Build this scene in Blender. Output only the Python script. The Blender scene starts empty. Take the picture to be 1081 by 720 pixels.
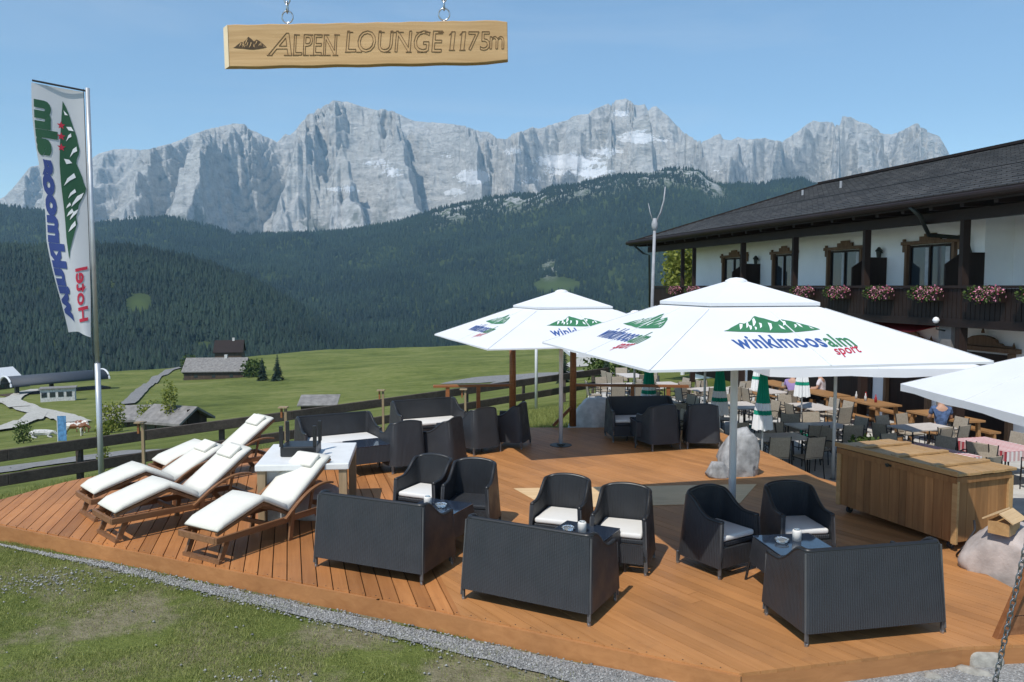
import bpy, bmesh, math, random
import numpy as np
from mathutils import Vector, Matrix
random.seed(7)
R = math.radians
PI = math.pi
sc = bpy.context.scene
col = sc.collection

# ------------------------------------------------------------------ camera
F, CX, CY, CAMZ = 841.0, 540.5, 360.0, 3.0
PITCH = math.atan(58 / 841.0)
cam_d = bpy.data.cameras.new('camera')
cam = bpy.data.objects.new('camera', cam_d)
col.objects.link(cam)
cam_d.sensor_width = 36
cam_d.lens = F * 36 / 1081
cam_d.clip_start = 0.05
cam_d.clip_end = 60000
cam.location = (0, 0, CAMZ)
cam.rotation_euler = (PI / 2 - PITCH, 0, 0)
sc.camera = cam

# ------------------------------------------------------------------ world, sun, exposure
SUN = Vector((-0.36, -0.60, 1.0)).normalized()
w = bpy.data.worlds.new('World')
sc.world = w
w.use_nodes = True
nt = w.node_tree
sky = nt.nodes.new('ShaderNodeTexSky')
sky.sky_type = 'NISHITA'
sky.sun_disc = False
sky.sun_elevation = math.asin(SUN.z)
sky.sun_rotation = math.atan2(SUN.x, SUN.y)
sky.altitude = 1500
sky.air_density = 1.0
sky.dust_density = 0.3
sky.ozone_density = 0.35
bg = nt.nodes['Background']
bg.inputs[1].default_value = 0.15
tint = nt.nodes.new('ShaderNodeMix'); tint.data_type = 'RGBA'; tint.blend_type = 'MULTIPLY'; tint.inputs[0].default_value = 1.0
tint.inputs[7].default_value = (0.90, 1.0, 1.0, 1)
nt.links.new(sky.outputs[0], tint.inputs[6])
tcw = nt.nodes.new('ShaderNodeTexCoord'); mpw = nt.nodes.new('ShaderNodeMapping'); mpw.inputs['Scale'].default_value = (1.6, 1.6, 9.0)
mpw.inputs['Rotation'].default_value = (0.12, 0.1, 0)
nzw = nt.nodes.new('ShaderNodeTexNoise'); nzw.inputs['Scale'].default_value = 1.4; nzw.inputs['Detail'].default_value = 7; nzw.inputs['Roughness'].default_value = 0.6; nzw.inputs['Distortion'].default_value = 0.5
rpw = nt.nodes.new('ShaderNodeValToRGB'); rpw.color_ramp.elements[0].position = 0.5; rpw.color_ramp.elements[1].position = 0.85; rpw.color_ramp.elements[1].color = (0.22, 0.22, 0.22, 1)
cmw = nt.nodes.new('ShaderNodeMix'); cmw.data_type = 'RGBA'; cmw.inputs[7].default_value = (5.0, 5.3, 5.6, 1)
nt.links.new(tcw.outputs['Generated'], mpw.inputs[0]); nt.links.new(mpw.outputs[0], nzw.inputs['Vector']); nt.links.new(nzw.outputs['Fac'], rpw.inputs[0]); nt.links.new(rpw.outputs[0], cmw.inputs[0])
nt.links.new(tint.outputs[2], cmw.inputs[6]); nt.links.new(cmw.outputs[2], bg.inputs[0])
sd = bpy.data.lights.new('sun', 'SUN')
sd.energy = 3.3
sd.angle = R(0.53)
sd.color = (1.0, 0.95, 0.87)
so = bpy.data.objects.new('sun', sd)
so.rotation_euler = SUN.to_track_quat('Z', 'Y').to_euler()
col.objects.link(so)
sc.view_settings.view_transform = 'Standard'
sc.view_settings.look = 'None'
sc.view_settings.exposure = 0.3
sc.view_settings.gamma = 1.0
sc.view_settings.use_curve_mapping = False
sc.render.engine = 'CYCLES'
sc.cycles.max_bounces = 6
sc.cycles.volume_bounces = 0
sc.cycles.transparent_max_bounces = 8
sc.cycles.use_denoising = True

# ------------------------------------------------------------------ helpers
def ray(px, py):
    u, v = (px - CX) / F, (py - CY) / F
    c, s = math.cos(PITCH), math.sin(PITCH)
    return Vector((u, c - s * v, -s - c * v))
def at_z(px, py, z):
    d = ray(px, py)
    t = (z - CAMZ) / d.z
    return Vector((d.x * t, d.y * t, z))
def at_y(px, py, y):
    d = ray(px, py)
    t = y / d.y
    return Vector((d.x * t, y, CAMZ + d.z * t))
def G(xa, ya, z=0.0):
    """survey coordinates (flat estimate) to true ground coordinates"""
    px, py = CX + F * xa / ya, 302 + 3.0 * F / ya
    p = at_z(px, py, 0.0)
    return Vector((p.x, p.y, z))

def tag(o, label=None, cat=None, group=None, kind=None):
    if label: o['label'] = label
    if cat: o['category'] = cat
    if group: o['group'] = group
    if kind: o['kind'] = kind
    return o
def empty(name, loc=(0, 0, 0), rz=0.0, label=None, cat=None, group=None):
    o = bpy.data.objects.new(name, None)
    o.empty_display_size = 0.2
    o.location = loc
    o.rotation_euler = (0, 0, rz)
    col.objects.link(o)
    return tag(o, label, cat, group)
def copy_tree(o, parent=None):
    c = o.copy()
    col.objects.link(c)
    c.parent = parent
    for ch in [k for k in o.children]:
        copy_tree(ch, c)
    return c
def dup(o, loc, rz, label=None, group=None):
    c = copy_tree(o)
    c.location = loc
    c.rotation_euler = (0, 0, rz)
    if label: c['label'] = label
    if group: c['group'] = group
    return c

class MB:
    def __init__(s):
        s.v, s.f, s.uv = [], [], None
    def add(s, vs, fs):
        n = len(s.v)
        s.v += [tuple(p) for p in vs]
        s.f += [tuple(i + n for i in f) for f in fs]
        return s
    def box(s, c, d, m=None):
        cx, cy, cz = c
        hx, hy, hz = d[0] / 2, d[1] / 2, d[2] / 2
        vs = [Vector((x * hx, y * hy, z * hz)) for x in (-1, 1) for y in (-1, 1) for z in (-1, 1)]
        if m is not None:
            vs = [m @ p for p in vs]
        vs = [p + Vector(c) for p in vs]
        return s.add(vs, [(0, 1, 3, 2), (4, 6, 7, 5), (0, 4, 5, 1), (2, 3, 7, 6), (0, 2, 6, 4), (1, 5, 7, 3)])
    def bar(s, p0, p1, wd, th, up=(0, 0, 1)):
        p0, p1 = Vector(p0), Vector(p1)
        d = (p1 - p0).normalized()
        up = Vector(up)
        if abs(d.dot(up)) > 0.98: up = Vector((0, 1, 0))
        sx = d.cross(up).normalized()
        uu = sx.cross(d).normalized()
        vs = []
        for p in (p0, p1):
            for a, b in ((-1, -1), (1, -1), (1, 1), (-1, 1)):
                vs.append(p + sx * a * wd / 2 + uu * b * th / 2)
        return s.add(vs, [(0, 3, 2, 1), (4, 5, 6, 7), (0, 1, 5, 4), (1, 2, 6, 5), (2, 3, 7, 6), (3, 0, 4, 7)])
    def tube(s, pts, r, n=8, r1=None, closed=False):
        pts = [Vector(p) for p in pts]
        L = len(pts)
        rings = []
        for i, p in enumerate(pts):
            if closed:
                d = (pts[(i + 1) % L] - pts[i - 1]).normalized()
            else:
                d = (pts[min(i + 1, L - 1)] - pts[max(i - 1, 0)]).normalized()
            up = Vector((0, 0, 1)) if abs(d.z) < 0.9 else Vector((0, 1, 0))
            a = d.cross(up).normalized()
            b = d.cross(a).normalized()
            rr = r if r1 is None else r + (r1 - r) * i / max(1, L - 1)
            rings.append([p + (a * math.cos(2 * PI * k / n) + b * math.sin(2 * PI * k / n)) * rr for k in range(n)])
        vs = [q for rg in rings for q in rg]
        fs = []
        for i in range(L if closed else L - 1):
            j = (i + 1) % L
            for k in range(n):
                fs.append((i * n + k, i * n + (k + 1) % n, j * n + (k + 1) % n, j * n + k))
        if not closed:
            fs.append(tuple(range(n)))
            fs.append(tuple((L - 1) * n + k for k in reversed(range(n))))
        return s.add(vs, fs)
    def prism(s, poly, z0, z1):
        n = len(poly)
        vs = [(x, y, z0) for x, y in poly] + [(x, y, z1) for x, y in poly]
        fs = [tuple(reversed(range(n))), tuple(range(n, 2 * n))]
        fs += [(i, (i + 1) % n, (i + 1) % n + n, i + n) for i in range(n)]
        return s.add(vs, fs)
    def slab(s, poly3, off):
        """closed slab: polygon of 3-D points extruded by off"""
        n = len(poly3)
        off = Vector(off)
        vs = [Vector(p) for p in poly3] + [Vector(p) + off for p in poly3]
        fs = [tuple(reversed(range(n))), tuple(range(n, 2 * n))]
        fs += [(i, (i + 1) % n, (i + 1) % n + n, i + n) for i in range(n)]
        return s.add(vs, fs)
    def lathe(s, prof, n=16, c=(0, 0, 0)):
        vs, fs = [], []
        for r, z in prof:
            for k in range(n):
                a = 2 * PI * k / n
                vs.append((c[0] + r * math.cos(a), c[1] + r * math.sin(a), c[2] + z))
        for i in range(len(prof) - 1):
            for k in range(n):
                fs.append((i * n + k, i * n + (k + 1) % n, (i + 1) * n + (k + 1) % n, (i + 1) * n + k))
        fs.append(tuple(reversed(range(n))))
        fs.append(tuple((len(prof) - 1) * n + k for k in range(n)))
        return s.add(vs, fs)
    def build(s, name, mat, parent=None, smooth=False, bevel=0.0, bseg=2, uvbox=False, sub=0, norm=True):
        me = bpy.data.meshes.new(name)
        me.from_pydata([tuple(p) for p in s.v], [], s.f)
        if norm:
            bm = bmesh.new(); bm.from_mesh(me)
            bmesh.ops.recalc_face_normals(bm, faces=bm.faces)
            bm.to_mesh(me); bm.free()
        me.materials.append(mat)
        if smooth:
            me.polygons.foreach_set('use_smooth', [True] * len(me.polygons))
        o = bpy.data.objects.new(name, me)
        col.objects.link(o)
        if parent is not None: o.parent = parent
        if uvbox: box_uv(me)
        if bevel > 0:
            b = o.modifiers.new('bevel', 'BEVEL'); b.width = bevel; b.segments = bseg; b.limit_method = 'ANGLE'
            b.angle_limit = R(40)
        if sub:
            b = o.modifiers.new('sub', 'SUBSURF'); b.levels = sub; b.render_levels = sub
        return o
def box_uv(me):
    uv = me.uv_layers.new(name='UVMap')
    for p in me.polygons:
        n = p.normal
        ax = max(range(3), key=lambda k: abs(n[k]))
        a, b = [(1, 2), (0, 2), (0, 1)][ax]
        for li in p.loop_indices:
            co = me.vertices[me.loops[li].vertex_index].co
            uv.data[li].uv = (co[a], co[b])

# ------------------------------------------------------------------ materials
def newmat(name):
    m = bpy.data.materials.new(name)
    m.use_nodes = True
    t = m.node_tree
    return m, t, t.nodes['Principled BSDF']
def N(t, typ, **kw):
    n = t.nodes.new(typ)
    for k, v in kw.items(): setattr(n, k, v)
    return n
def ramp(t, stops, interp='LINEAR'):
    r = N(t, 'ShaderNodeValToRGB')
    r.color_ramp.interpolation = interp
    e = r.color_ramp.elements
    e[0].position, e[0].color = stops[0][0], (*stops[0][1], 1)
    e[1].position, e[1].color = stops[-1][0], (*stops[-1][1], 1)
    for p, c in stops[1:-1]:
        x = e.new(p); x.color = (*c, 1)
    return r
def coords(t, out='Object', scale=(1, 1, 1), rot=(0, 0, 0)):
    tc = N(t, 'ShaderNodeTexCoord'); mp = N(t, 'ShaderNodeMapping')
    mp.inputs['Scale'].default_value = scale
    mp.inputs['Rotation'].default_value = rot
    t.links.new(tc.outputs[out], mp.inputs[0])
    return mp.outputs[0]
def noise(t, vec, scale, detail=4, rough=0.55, dist=0.0):
    n = N(t, 'ShaderNodeTexNoise')
    n.inputs['Scale'].default_value = scale
    n.inputs['Detail'].default_value = detail
    n.inputs['Roughness'].default_value = rough
    n.inputs['Distortion'].default_value = dist
    if vec is not None: t.links.new(vec, n.inputs['Vector'])
    return n.outputs['Fac']
def bump(t, bsdf, h, strength=0.3, dist=0.01):
    b = N(t, 'ShaderNodeBump')
    b.inputs['Strength'].default_value = strength
    b.inputs['Distance'].default_value = dist
    t.links.new(h, b.inputs['Height'])
    t.links.new(b.outputs[0], bsdf.inputs['Normal'])
def mixc(t, fac, a, b, mode='MIX'):
    m = N(t, 'ShaderNodeMix', data_type='RGBA', blend_type=mode)
    if isinstance(fac, float): m.inputs[0].default_value = fac
    else: t.links.new(fac, m.inputs[0])
    for i, x in ((6, a), (7, b)):
        if isinstance(x, tuple): m.inputs[i].default_value = (*x, 1)
        else: t.links.new(x, m.inputs[i])
    return m.outputs[2]
def math_(t, op, a, b=0.0, clamp=False):
    m = N(t, 'ShaderNodeMath', operation=op, use_clamp=clamp)
    for i, x in ((0, a), (1, b)):
        if isinstance(x, (int, float)): m.inputs[i].default_value = x
        else: t.links.new(x, m.inputs[i])
    return m.outputs[0]
def simple(name, c, rough=0.6, metal=0.0, var=0.15, sc_=6.0, bs=0.0, spec=0.5):
    m, t, b = newmat(name)
    v = coords(t)
    n = noise(t, v, sc_, 5)
    lo = tuple(x * (1 - var) for x in c); hi = tuple(min(1, x * (1 + var)) for x in c)
    r = ramp(t, [(0.3, lo), (0.7, hi)])
    t.links.new(n, r.inputs[0]); t.links.new(r.outputs[0], b.inputs['Base Color'])
    b.inputs['Roughness'].default_value = rough
    b.inputs['Metallic'].default_value = metal
    b.inputs['Specular IOR Level'].default_value = spec
    if bs: bump(t, b, noise(t, v, sc_ * 8, 4), bs, 0.01)
    return m
def wood(name, c1, c2, axis='x', rough=0.6, scale=1.0, attr=None, rotz=0.0, bs=0.25, spec=0.3, knots=True):
    m, t, b = newmat(name)
    s = {'x': (1.2, 22, 22), 'y': (22, 1.2, 22), 'z': (22, 22, 1.2)}[axis]
    v = coords(t, 'Object', tuple(q * scale for q in s), (0, 0, 0))
    if rotz:
        pre = coords(t, 'Object', (1, 1, 1), (0, 0, rotz))
        mp = N(t, 'ShaderNodeMapping'); mp.inputs['Scale'].default_value = tuple(q * scale for q in s)
        t.links.new(pre, mp.inputs[0]); v = mp.outputs[0]
    n1 = noise(t, v, 1.0, 6, 0.6, 0.6)
    n2 = noise(t, v, 0.18, 3, 0.5)
    f = math_(t, 'ADD', math_(t, 'MULTIPLY', n1, 0.6), math_(t, 'MULTIPLY', n2, 0.4))
    r = ramp(t, [(0.32, c1), (0.68, c2)])
    t.links.new(f, r.inputs[0])
    out = r.outputs[0]
    if attr:
        a = N(t, 'ShaderNodeAttribute', attribute_name=attr)
        mm = math_(t, 'ADD', math_(t, 'MULTIPLY', a.outputs['Fac'], 0.42 if 'right' not in name else 0.26), 0.78 if 'right' not in name else 0.87)
        cmb = N(t, 'ShaderNodeCombineColor')
        for i in range(3): t.links.new(mm, cmb.inputs[i])
        out = mixc(t, 1.0, out, cmb.outputs[0], 'MULTIPLY')
    else:
        oi = N(t, 'ShaderNodeObjectInfo')
        mm = math_(t, 'ADD', math_(t, 'MULTIPLY', oi.outputs['Random'], 0.2), 0.9)
        cmb = N(t, 'ShaderNodeCombineColor')
        for i in range(3): t.links.new(mm, cmb.inputs[i])
        out = mixc(t, 1.0, out, cmb.outputs[0], 'MULTIPLY')
    big = noise(t, coords(t), 0.9, 4)
    rb = ramp(t, [(0.3, (0.8, 0.8, 0.82)), (0.7, (1.08, 1.06, 1.04))])
    t.links.new(big, rb.inputs[0])
    out = mixc(t, 1.0, out, rb.outputs[0], 'MULTIPLY')
    if attr:
        wn = noise(t, coords(t), 2.3, 7, 0.7)
        wr = ramp(t, [(0.56, (0, 0, 0)), (0.74, (0.5, 0.5, 0.5))]); t.links.new(wn, wr.inputs[0])
        out = mixc(t, wr.outputs[0], out, (c1[0] * 0.62, c1[1] * 0.66, c1[2] * 0.9))
    t.links.new(out, b.inputs['Base Color'])
    b.inputs['Roughness'].default_value = rough
    b.inputs['Specular IOR Level'].default_value = spec
    bump(t, b, n1, bs, 0.004)
    return m
def wicker(name, c, uvscale=1.0):
    m, t, b = newmat(name)
    v = coords(t, 'UV')
    def wave(direction, s):
        wv = N(t, 'ShaderNodeTexWave', wave_type='BANDS', bands_direction=direction, wave_profile='SIN')
        wv.inputs['Scale'].default_value = s
        t.links.new(v, wv.inputs['Vector'])
        return wv.outputs['Fac']
    wn = N(t, 'ShaderNodeTexNoise'); wn.inputs['Scale'].default_value = 7.0; t.links.new(v, wn.inputs['Vector'])
    vm = N(t, 'ShaderNodeVectorMath', operation='SCALE'); vm.inputs[3].default_value = 0.012; t.links.new(wn.outputs['Color'], vm.inputs[0])
    va = N(t, 'ShaderNodeVectorMath', operation='ADD'); t.links.new(v, va.inputs[0]); t.links.new(vm.outputs[0], va.inputs[1]); v = va.outputs[0]
    w1 = wave('X', 14.0)
    w2 = wave('Y', 26.0)
    h = math_(t, 'ADD', math_(t, 'MULTIPLY', w1, 0.75), math_(t, 'MULTIPLY', w2, 0.25))
    n = noise(t, v, 5.0, 3)
    h2 = math_(t, 'ADD', h, math_(t, 'MULTIPLY', n, 0.9))
    r = ramp(t, [(0.3, tuple(x * 0.5 for x in c)), (1.1 / 1.5, tuple(x * 1.35 for x in c))])
    t.links.new(h2, r.inputs[0])
    t.links.new(r.outputs[0], b.inputs['Base Color'])
    rr_ = ramp(t, [(0.35, (0.32, 0.32, 0.32)), (0.65, (0.62, 0.62, 0.62))]); t.links.new(noise(t, coords(t), 3.0, 4), rr_.inputs[0]); t.links.new(rr_.outputs[0], b.inputs['Roughness'])
    bump(t, b, h, 0.8, 0.005)
    return m
def glassy(name, c, rough=0.05, alpha=1.0, trans=0.0):
    m, t, b = newmat(name)
    b.inputs['Base Color'].default_value = (*c, 1)
    b.inputs['Roughness'].default_value = rough
    b.inputs['Transmission Weight'].default_value = trans
    b.inputs['Specular IOR Level'].default_value = 0.9
    n = noise(t, coords(t), 3.0, 2)
    bump(t, b, n, 0.03, 0.01)
    return m

M = {}
M['wicker'] = wicker('black wicker', (0.022, 0.024, 0.028))
M['black_leg'] = simple('black leg', (0.015, 0.015, 0.016), 0.4)
M['corner_tube'] = simple('corner tube', (0.08, 0.082, 0.085), 0.35)
M['foot_metal'] = simple('foot metal', (0.35, 0.34, 0.33), 0.35, 0.8)
M['cushion'] = simple('cushion', (0.68, 0.67, 0.64), 0.9, 0, 0.04, 4, 0.15)
M['lounger_cloth'] = simple('lounger cloth', (0.68, 0.66, 0.585), 0.9, 0, 0.04, 4, 0.15)
M['lounger_wood'] = wood('lounger wood', (0.15, 0.07, 0.032), (0.3, 0.155, 0.075), 'y', 0.5)
M['table_glass'] = glassy('dark glass', (0.02, 0.03, 0.05), 0.06)
M['clear_glass'] = glassy('clear glass', (0.9, 0.95, 0.95), 0.03, trans=0.9)
M['candle'] = simple('candle wax', (0.75, 0.73, 0.68), 0.5, 0, 0.05)
M['deck'] = wood('deck left', (0.34, 0.135, 0.042), (0.47, 0.205, 0.07), 'y', 0.55, 1, 'rnd', rotz=-math.atan(0.28), spec=0.35)
M['deck2'] = wood('deck right', (0.375, 0.168, 0.055), (0.49, 0.235, 0.09), 'y', 0.55, 1, 'rnd', rotz=-math.atan(0.70), spec=0.35)
M['fascia'] = wood('fascia', (0.34, 0.145, 0.052), (0.47, 0.22, 0.085), 'x', 0.55, 0.8)
M['pale_board'] = wood('pale boards', (0.58, 0.40, 0.21), (0.72, 0.52, 0.3), 'x', 0.6)
M['dark_under'] = simple('dark joists', (0.03, 0.02, 0.015), 0.9)
M['chest_wood'] = wood('chest front wood', (0.25, 0.115, 0.042), (0.44, 0.225, 0.09), 'z', 0.55, 1, 'rnd')
M['lid_wood'] = wood('chest lid wood', (0.38, 0.22, 0.09), (0.56, 0.36, 0.17), 'x', 0.5, 1)
M['rubber'] = simple('rubber', (0.02, 0.02, 0.025), 0.7)
M['steel'] = simple('steel', (0.5, 0.51, 0.52), 0.3, 0.9, 0.05)
M['galv'] = simple('galvanised', (0.5, 0.52, 0.54), 0.4, 0.5, 0.08)
M['white_pole'] = simple('white pole paint', (0.66, 0.67, 0.68), 0.35, 0.0, 0.05)
M['mast_grey'] = simple('weathered mast', (0.3, 0.31, 0.33), 0.6)
M['rail_wood'] = wood('railing wood', (0.19, 0.07, 0.025), (0.34, 0.14, 0.055), 'x', 0.5)
M['old_wood'] = wood('weathered dark wood', (0.05, 0.04, 0.033), (0.12, 0.1, 0.083), 'x', 0.85)
M['post_wood'] = wood('pale post wood', (0.26, 0.19, 0.11), (0.4, 0.3, 0.18), 'z', 0.7)
M['sign_wood'] = wood('sign wood', (0.40, 0.24, 0.1), (0.60, 0.40, 0.2), 'x', 0.6, 3.0)
M['sign_end'] = simple('sign end grain', (0.74, 0.6, 0.4), 0.7)
M['burnt'] = simple('burnt lettering', (0.17, 0.095, 0.04), 0.8, 0, 0.35, 60)
M['burnt_dark'] = simple('burnt mountain', (0.06, 0.035, 0.015), 0.8, 0, 0.35, 60)
M['slab'] = simple('pale table slab', (0.72, 0.72, 0.7), 0.5, 0, 0.06, 5, 0.1)
M['blue_txt'] = simple('blue print', (0.03, 0.085, 0.27), 0.8, 0, 0.05)
M['green_txt'] = simple('green print', (0.035, 0.17, 0.075), 0.8, 0, 0.12, 8)
M['red_txt'] = simple('red print', (0.45, 0.02, 0.05), 0.8, 0, 0.05)
M['flag_green'] = simple('flag green', (0.015, 0.08, 0.04), 0.8, 0, 0.05)
M['flag_blue'] = simple('flag blue', (0.025, 0.05, 0.2), 0.8, 0, 0.05)
M['white_print'] = simple('white print', (0.78, 0.79, 0.8), 0.85, 0, 0.02)
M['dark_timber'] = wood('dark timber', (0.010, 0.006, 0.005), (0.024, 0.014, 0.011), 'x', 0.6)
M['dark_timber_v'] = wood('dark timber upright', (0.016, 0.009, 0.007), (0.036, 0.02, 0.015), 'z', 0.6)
M['carved'] = wood('carved frame wood', (0.12, 0.065, 0.035), (0.24, 0.15, 0.09), 'z', 0.6)
M['plaster'] = simple('white plaster', (0.9, 0.9, 0.9), 0.9, 0, 0.03, 2, 0.1)
M['pane'] = glassy('window pane', (0.03, 0.04, 0.05), 0.04)
M['curtain'] = simple('curtain', (0.45, 0.46, 0.47), 0.9)
M['lamp_black'] = simple('iron lamp', (0.03, 0.035, 0.03), 0.5, 0.3)
M['globe'] = simple('opal globe', (0.8, 0.8, 0.8), 0.3, 0, 0.02)
M['awning_red'] = simple('red awning', (0.35, 0.02, 0.025), 0.8)
M['taupe'] = simple('taupe mesh', (0.36, 0.31, 0.245), 0.75, 0, 0.15, 30)
M['frame_black'] = simple('black tube', (0.02, 0.02, 0.022), 0.4)
M['table_top'] = simple('pale table top', (0.62, 0.57, 0.53), 0.45, 0, 0.1, 10)
M['bench_wood'] = wood('natural wood', (0.3, 0.15, 0.06), (0.44, 0.25, 0.11), 'x', 0.6)
M['para_green'] = simple('parasol green', (0.0, 0.27, 0.17), 0.8, 0, 0.05)
M['rock_grey'] = simple('grey rock', (0.3, 0.3, 0.3), 0.9, 0, 0.45, 7, 0.6)
M['rock_pink'] = simple('pinkish rock', (0.40, 0.35, 0.33), 0.85, 0, 0.3, 4, 0.5)
M['rock_pale'] = simple('pale rock', (0.55, 0.54, 0.52), 0.85, 0, 0.25, 5, 0.5)
M['stone_pale'] = simple('pale stone', (0.33, 0.31, 0.27), 0.9, 0, 0.3, 14, 0.8)
M['chain_steel'] = simple('chain steel', (0.22, 0.23, 0.24), 0.4, 0.8)
M['shingle'] = simple('grey shingles', (0.2, 0.19, 0.18), 0.9, 0, 0.3, 2)
M['barn_wood'] = wood('barn wood', (0.05, 0.035, 0.025), (0.12, 0.085, 0.06), 'z', 0.85)
M['skin'] = simple('skin', (0.45, 0.26, 0.18), 0.6, 0, 0.05)
M['hair'] = simple('hair', (0.06, 0.04, 0.025), 0.7)
M['trousers'] = simple('trousers', (0.03, 0.035, 0.05), 0.9)

def canopy_mat(name, c, tr=0.12):
    m, t, b = newmat(name)
    v = coords(t)
    n = noise(t, v, 1.6, 4)
    r = ramp(t, [(0.3, tuple(x * 0.95 for x in c)), (0.7, c)])
    t.links.new(n, r.inputs[0]); t.links.new(r.outputs[0], b.inputs['Base Color'])
    b.inputs['Roughness'].default_value = 0.85
    bump(t, b, noise(t, v, 3.0, 3), 0.12, 0.05)
    tl = N(t, 'ShaderNodeBsdfTranslucent'); tl.inputs[0].default_value = (*c, 1)
    mx = N(t, 'ShaderNodeMixShader'); mx.inputs[0].default_value = tr
    t.links.new(b.outputs[0], mx.inputs[1]); t.links.new(tl.outputs[0], mx.inputs[2])
    t.links.new(mx.outputs[0], t.nodes['Material Output'].inputs[0])
    return m
M['seam'] = simple('seam tape', (0.7, 0.71, 0.73), 0.8)
M['canopy'] = canopy_mat('umbrella cloth', (0.79, 0.80, 0.82))
M['flag_cloth'] = canopy_mat('flag cloth', (0.62, 0.63, 0.66), 0.25)
def foliage(name, c1, c2, tr=0.25, rough=0.7):
    m, t, b = newmat(name)
    g = N(t, 'ShaderNodeAttribute', attribute_name='rnd')
    r = ramp(t, [(0.0, c1), (1.0, c2)])
    t.links.new(g.outputs['Fac'], r.inputs[0])
    t.links.new(r.outputs[0], b.inputs['Base Color'])
    b.inputs['Roughness'].default_value = rough
    b.inputs['Specular IOR Level'].default_value = 0.25
    if tr:
        tl = N(t, 'ShaderNodeBsdfTranslucent'); t.links.new(r.outputs[0], tl.inputs[0])
        mx = N(t, 'ShaderNodeMixShader'); mx.inputs[0].default_value = tr
        t.links.new(b.outputs[0], mx.inputs[1]); t.links.new(tl.outputs[0], mx.inputs[2])
        t.links.new(mx.outputs[0], t.nodes['Material Output'].inputs[0])
    return m
M['blade'] = foliage('grass blades', (0.16, 0.195, 0.05), (0.42, 0.44, 0.15), 0.4)
M['shrub'] = foliage('yellow green leaves', (0.13, 0.16, 0.025), (0.32, 0.34, 0.08), 0.35)
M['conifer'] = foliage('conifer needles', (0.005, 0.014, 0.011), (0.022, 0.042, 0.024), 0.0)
M['petal_pink'] = foliage('pink petals', (0.45, 0.06, 0.16), (0.85, 0.42, 0.52), 0.2)
M['leaf_dark'] = foliage('geranium leaves', (0.03, 0.06, 0.015), (0.09, 0.13, 0.03), 0.2)
M['bark'] = simple('bark', (0.08, 0.06, 0.045), 0.9)

def mesh_np(name, verts, faces, mat, rnd=None, smooth=False, parent=None):
    """verts (n,3), faces (m,k); rnd per-face attribute"""
    me = bpy.data.meshes.new(name)
    nv, (nf, k) = len(verts), faces.shape
    me.vertices.add(nv); me.vertices.foreach_set('co', np.ascontiguousarray(verts, dtype=np.float32).ravel())
    me.loops.add(nf * k); me.loops.foreach_set('vertex_index', np.ascontiguousarray(faces, dtype=np.int32).ravel())
    me.polygons.add(nf)
    me.polygons.foreach_set('loop_start', np.arange(0, nf * k, k, dtype=np.int32))
    me.polygons.foreach_set('loop_total', np.full(nf, k, dtype=np.int32))
    if smooth: me.polygons.foreach_set('use_smooth', np.ones(nf, dtype=bool))
    me.update(calc_edges=True)
    me.validate()
    if rnd is not None:
        a = me.attributes.new('rnd', 'FLOAT', 'FACE')
        a.data.foreach_set('value', np.ascontiguousarray(rnd, dtype=np.float32))
    me.materials.append(mat)
    o = bpy.data.objects.new(name, me)
    col.objects.link(o)
    if parent is not None: o.parent = parent
    return o
def set_rnd(o, per_face):
    a = o.data.attributes.new('rnd', 'FLOAT', 'FACE')
    a.data.foreach_set('value', per_face)

# ------------------------------------------------------------------ noise in numpy
rng = np.random.default_rng(11)
PERM = rng.random((256, 256))
def vnoise(x, y):
    xi, yi = np.floor(x).astype(int), np.floor(y).astype(int)
    xf, yf = x - xi, y - yi
    u, v = xf * xf * (3 - 2 * xf), yf * yf * (3 - 2 * yf)
    a = PERM[xi & 255, yi & 255]; b = PERM[(xi + 1) & 255, yi & 255]
    c = PERM[xi & 255, (yi + 1) & 255]; d = PERM[(xi + 1) & 255, (yi + 1) & 255]
    return (a * (1 - u) + b * u) * (1 - v) + (c * (1 - u) + d * u) * v
def fbm(x, y, o=5, g=0.5):
    s, a, n = 0, 1, 0
    for i in range(o):
        s = s + a * vnoise(x + 17.3 * i, y + 9.1 * i); n += a
        a *= g; x = x * 2.03; y = y * 2.03
    return s / n
def ridged(x, y, o=6, g=0.55):
    s, a, n = 0, 1, 0
    for i in range(o):
        s = s + a * (1 - np.abs(2 * vnoise(x + 31.7 * i, y + 5.3 * i) - 1)); n += a
        a *= g; x = x * 2.07; y = y * 2.07
    return s / n
def sst(x):
    x = np.clip(x, 0, 1); return x * x * (3 - 2 * x)

# ------------------------------------------------------------------ ground
def gz(x, y):
    x = np.asarray(x, float); y = np.asarray(y, float)
    D = (y - 27 - 1.15 * x) / 1.52
    z = np.interp(D, [-6.6, -3, 0, 10, 40, 80, 200, 400], [-0.19, -0.8, -1.3, -3, -8, -14, -22, -27])
    z = np.where(y < 6, np.maximum(z, -0.6), z)
    e = 4.9 - 2.7 * sst((y - 15.2) / 2.5)
    wt = sst((x - e + 0.1) / 0.7) * sst((y - 8.9) / 1.2) * (1 - sst((D + 4) / 3))
    z = z * (1 - wt) + (-1.05) * wt
    rho = np.hypot(x, y)
    und = (fbm(x / 40.0, y / 40.0, 4) - 0.5)
    z = z + und * 3.0 * sst((rho - 40) / 120) + (fbm(x * 0.8, y * 0.8, 3) - 0.5) * 0.05 * (1 - wt)
    thr = 335 - 75 * sst((-np.arctan2(x, np.maximum(y, 1e-6)) - 0.22) / 0.2)
    z = z - 60 * sst((rho - thr) / 320)
    return z
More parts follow.
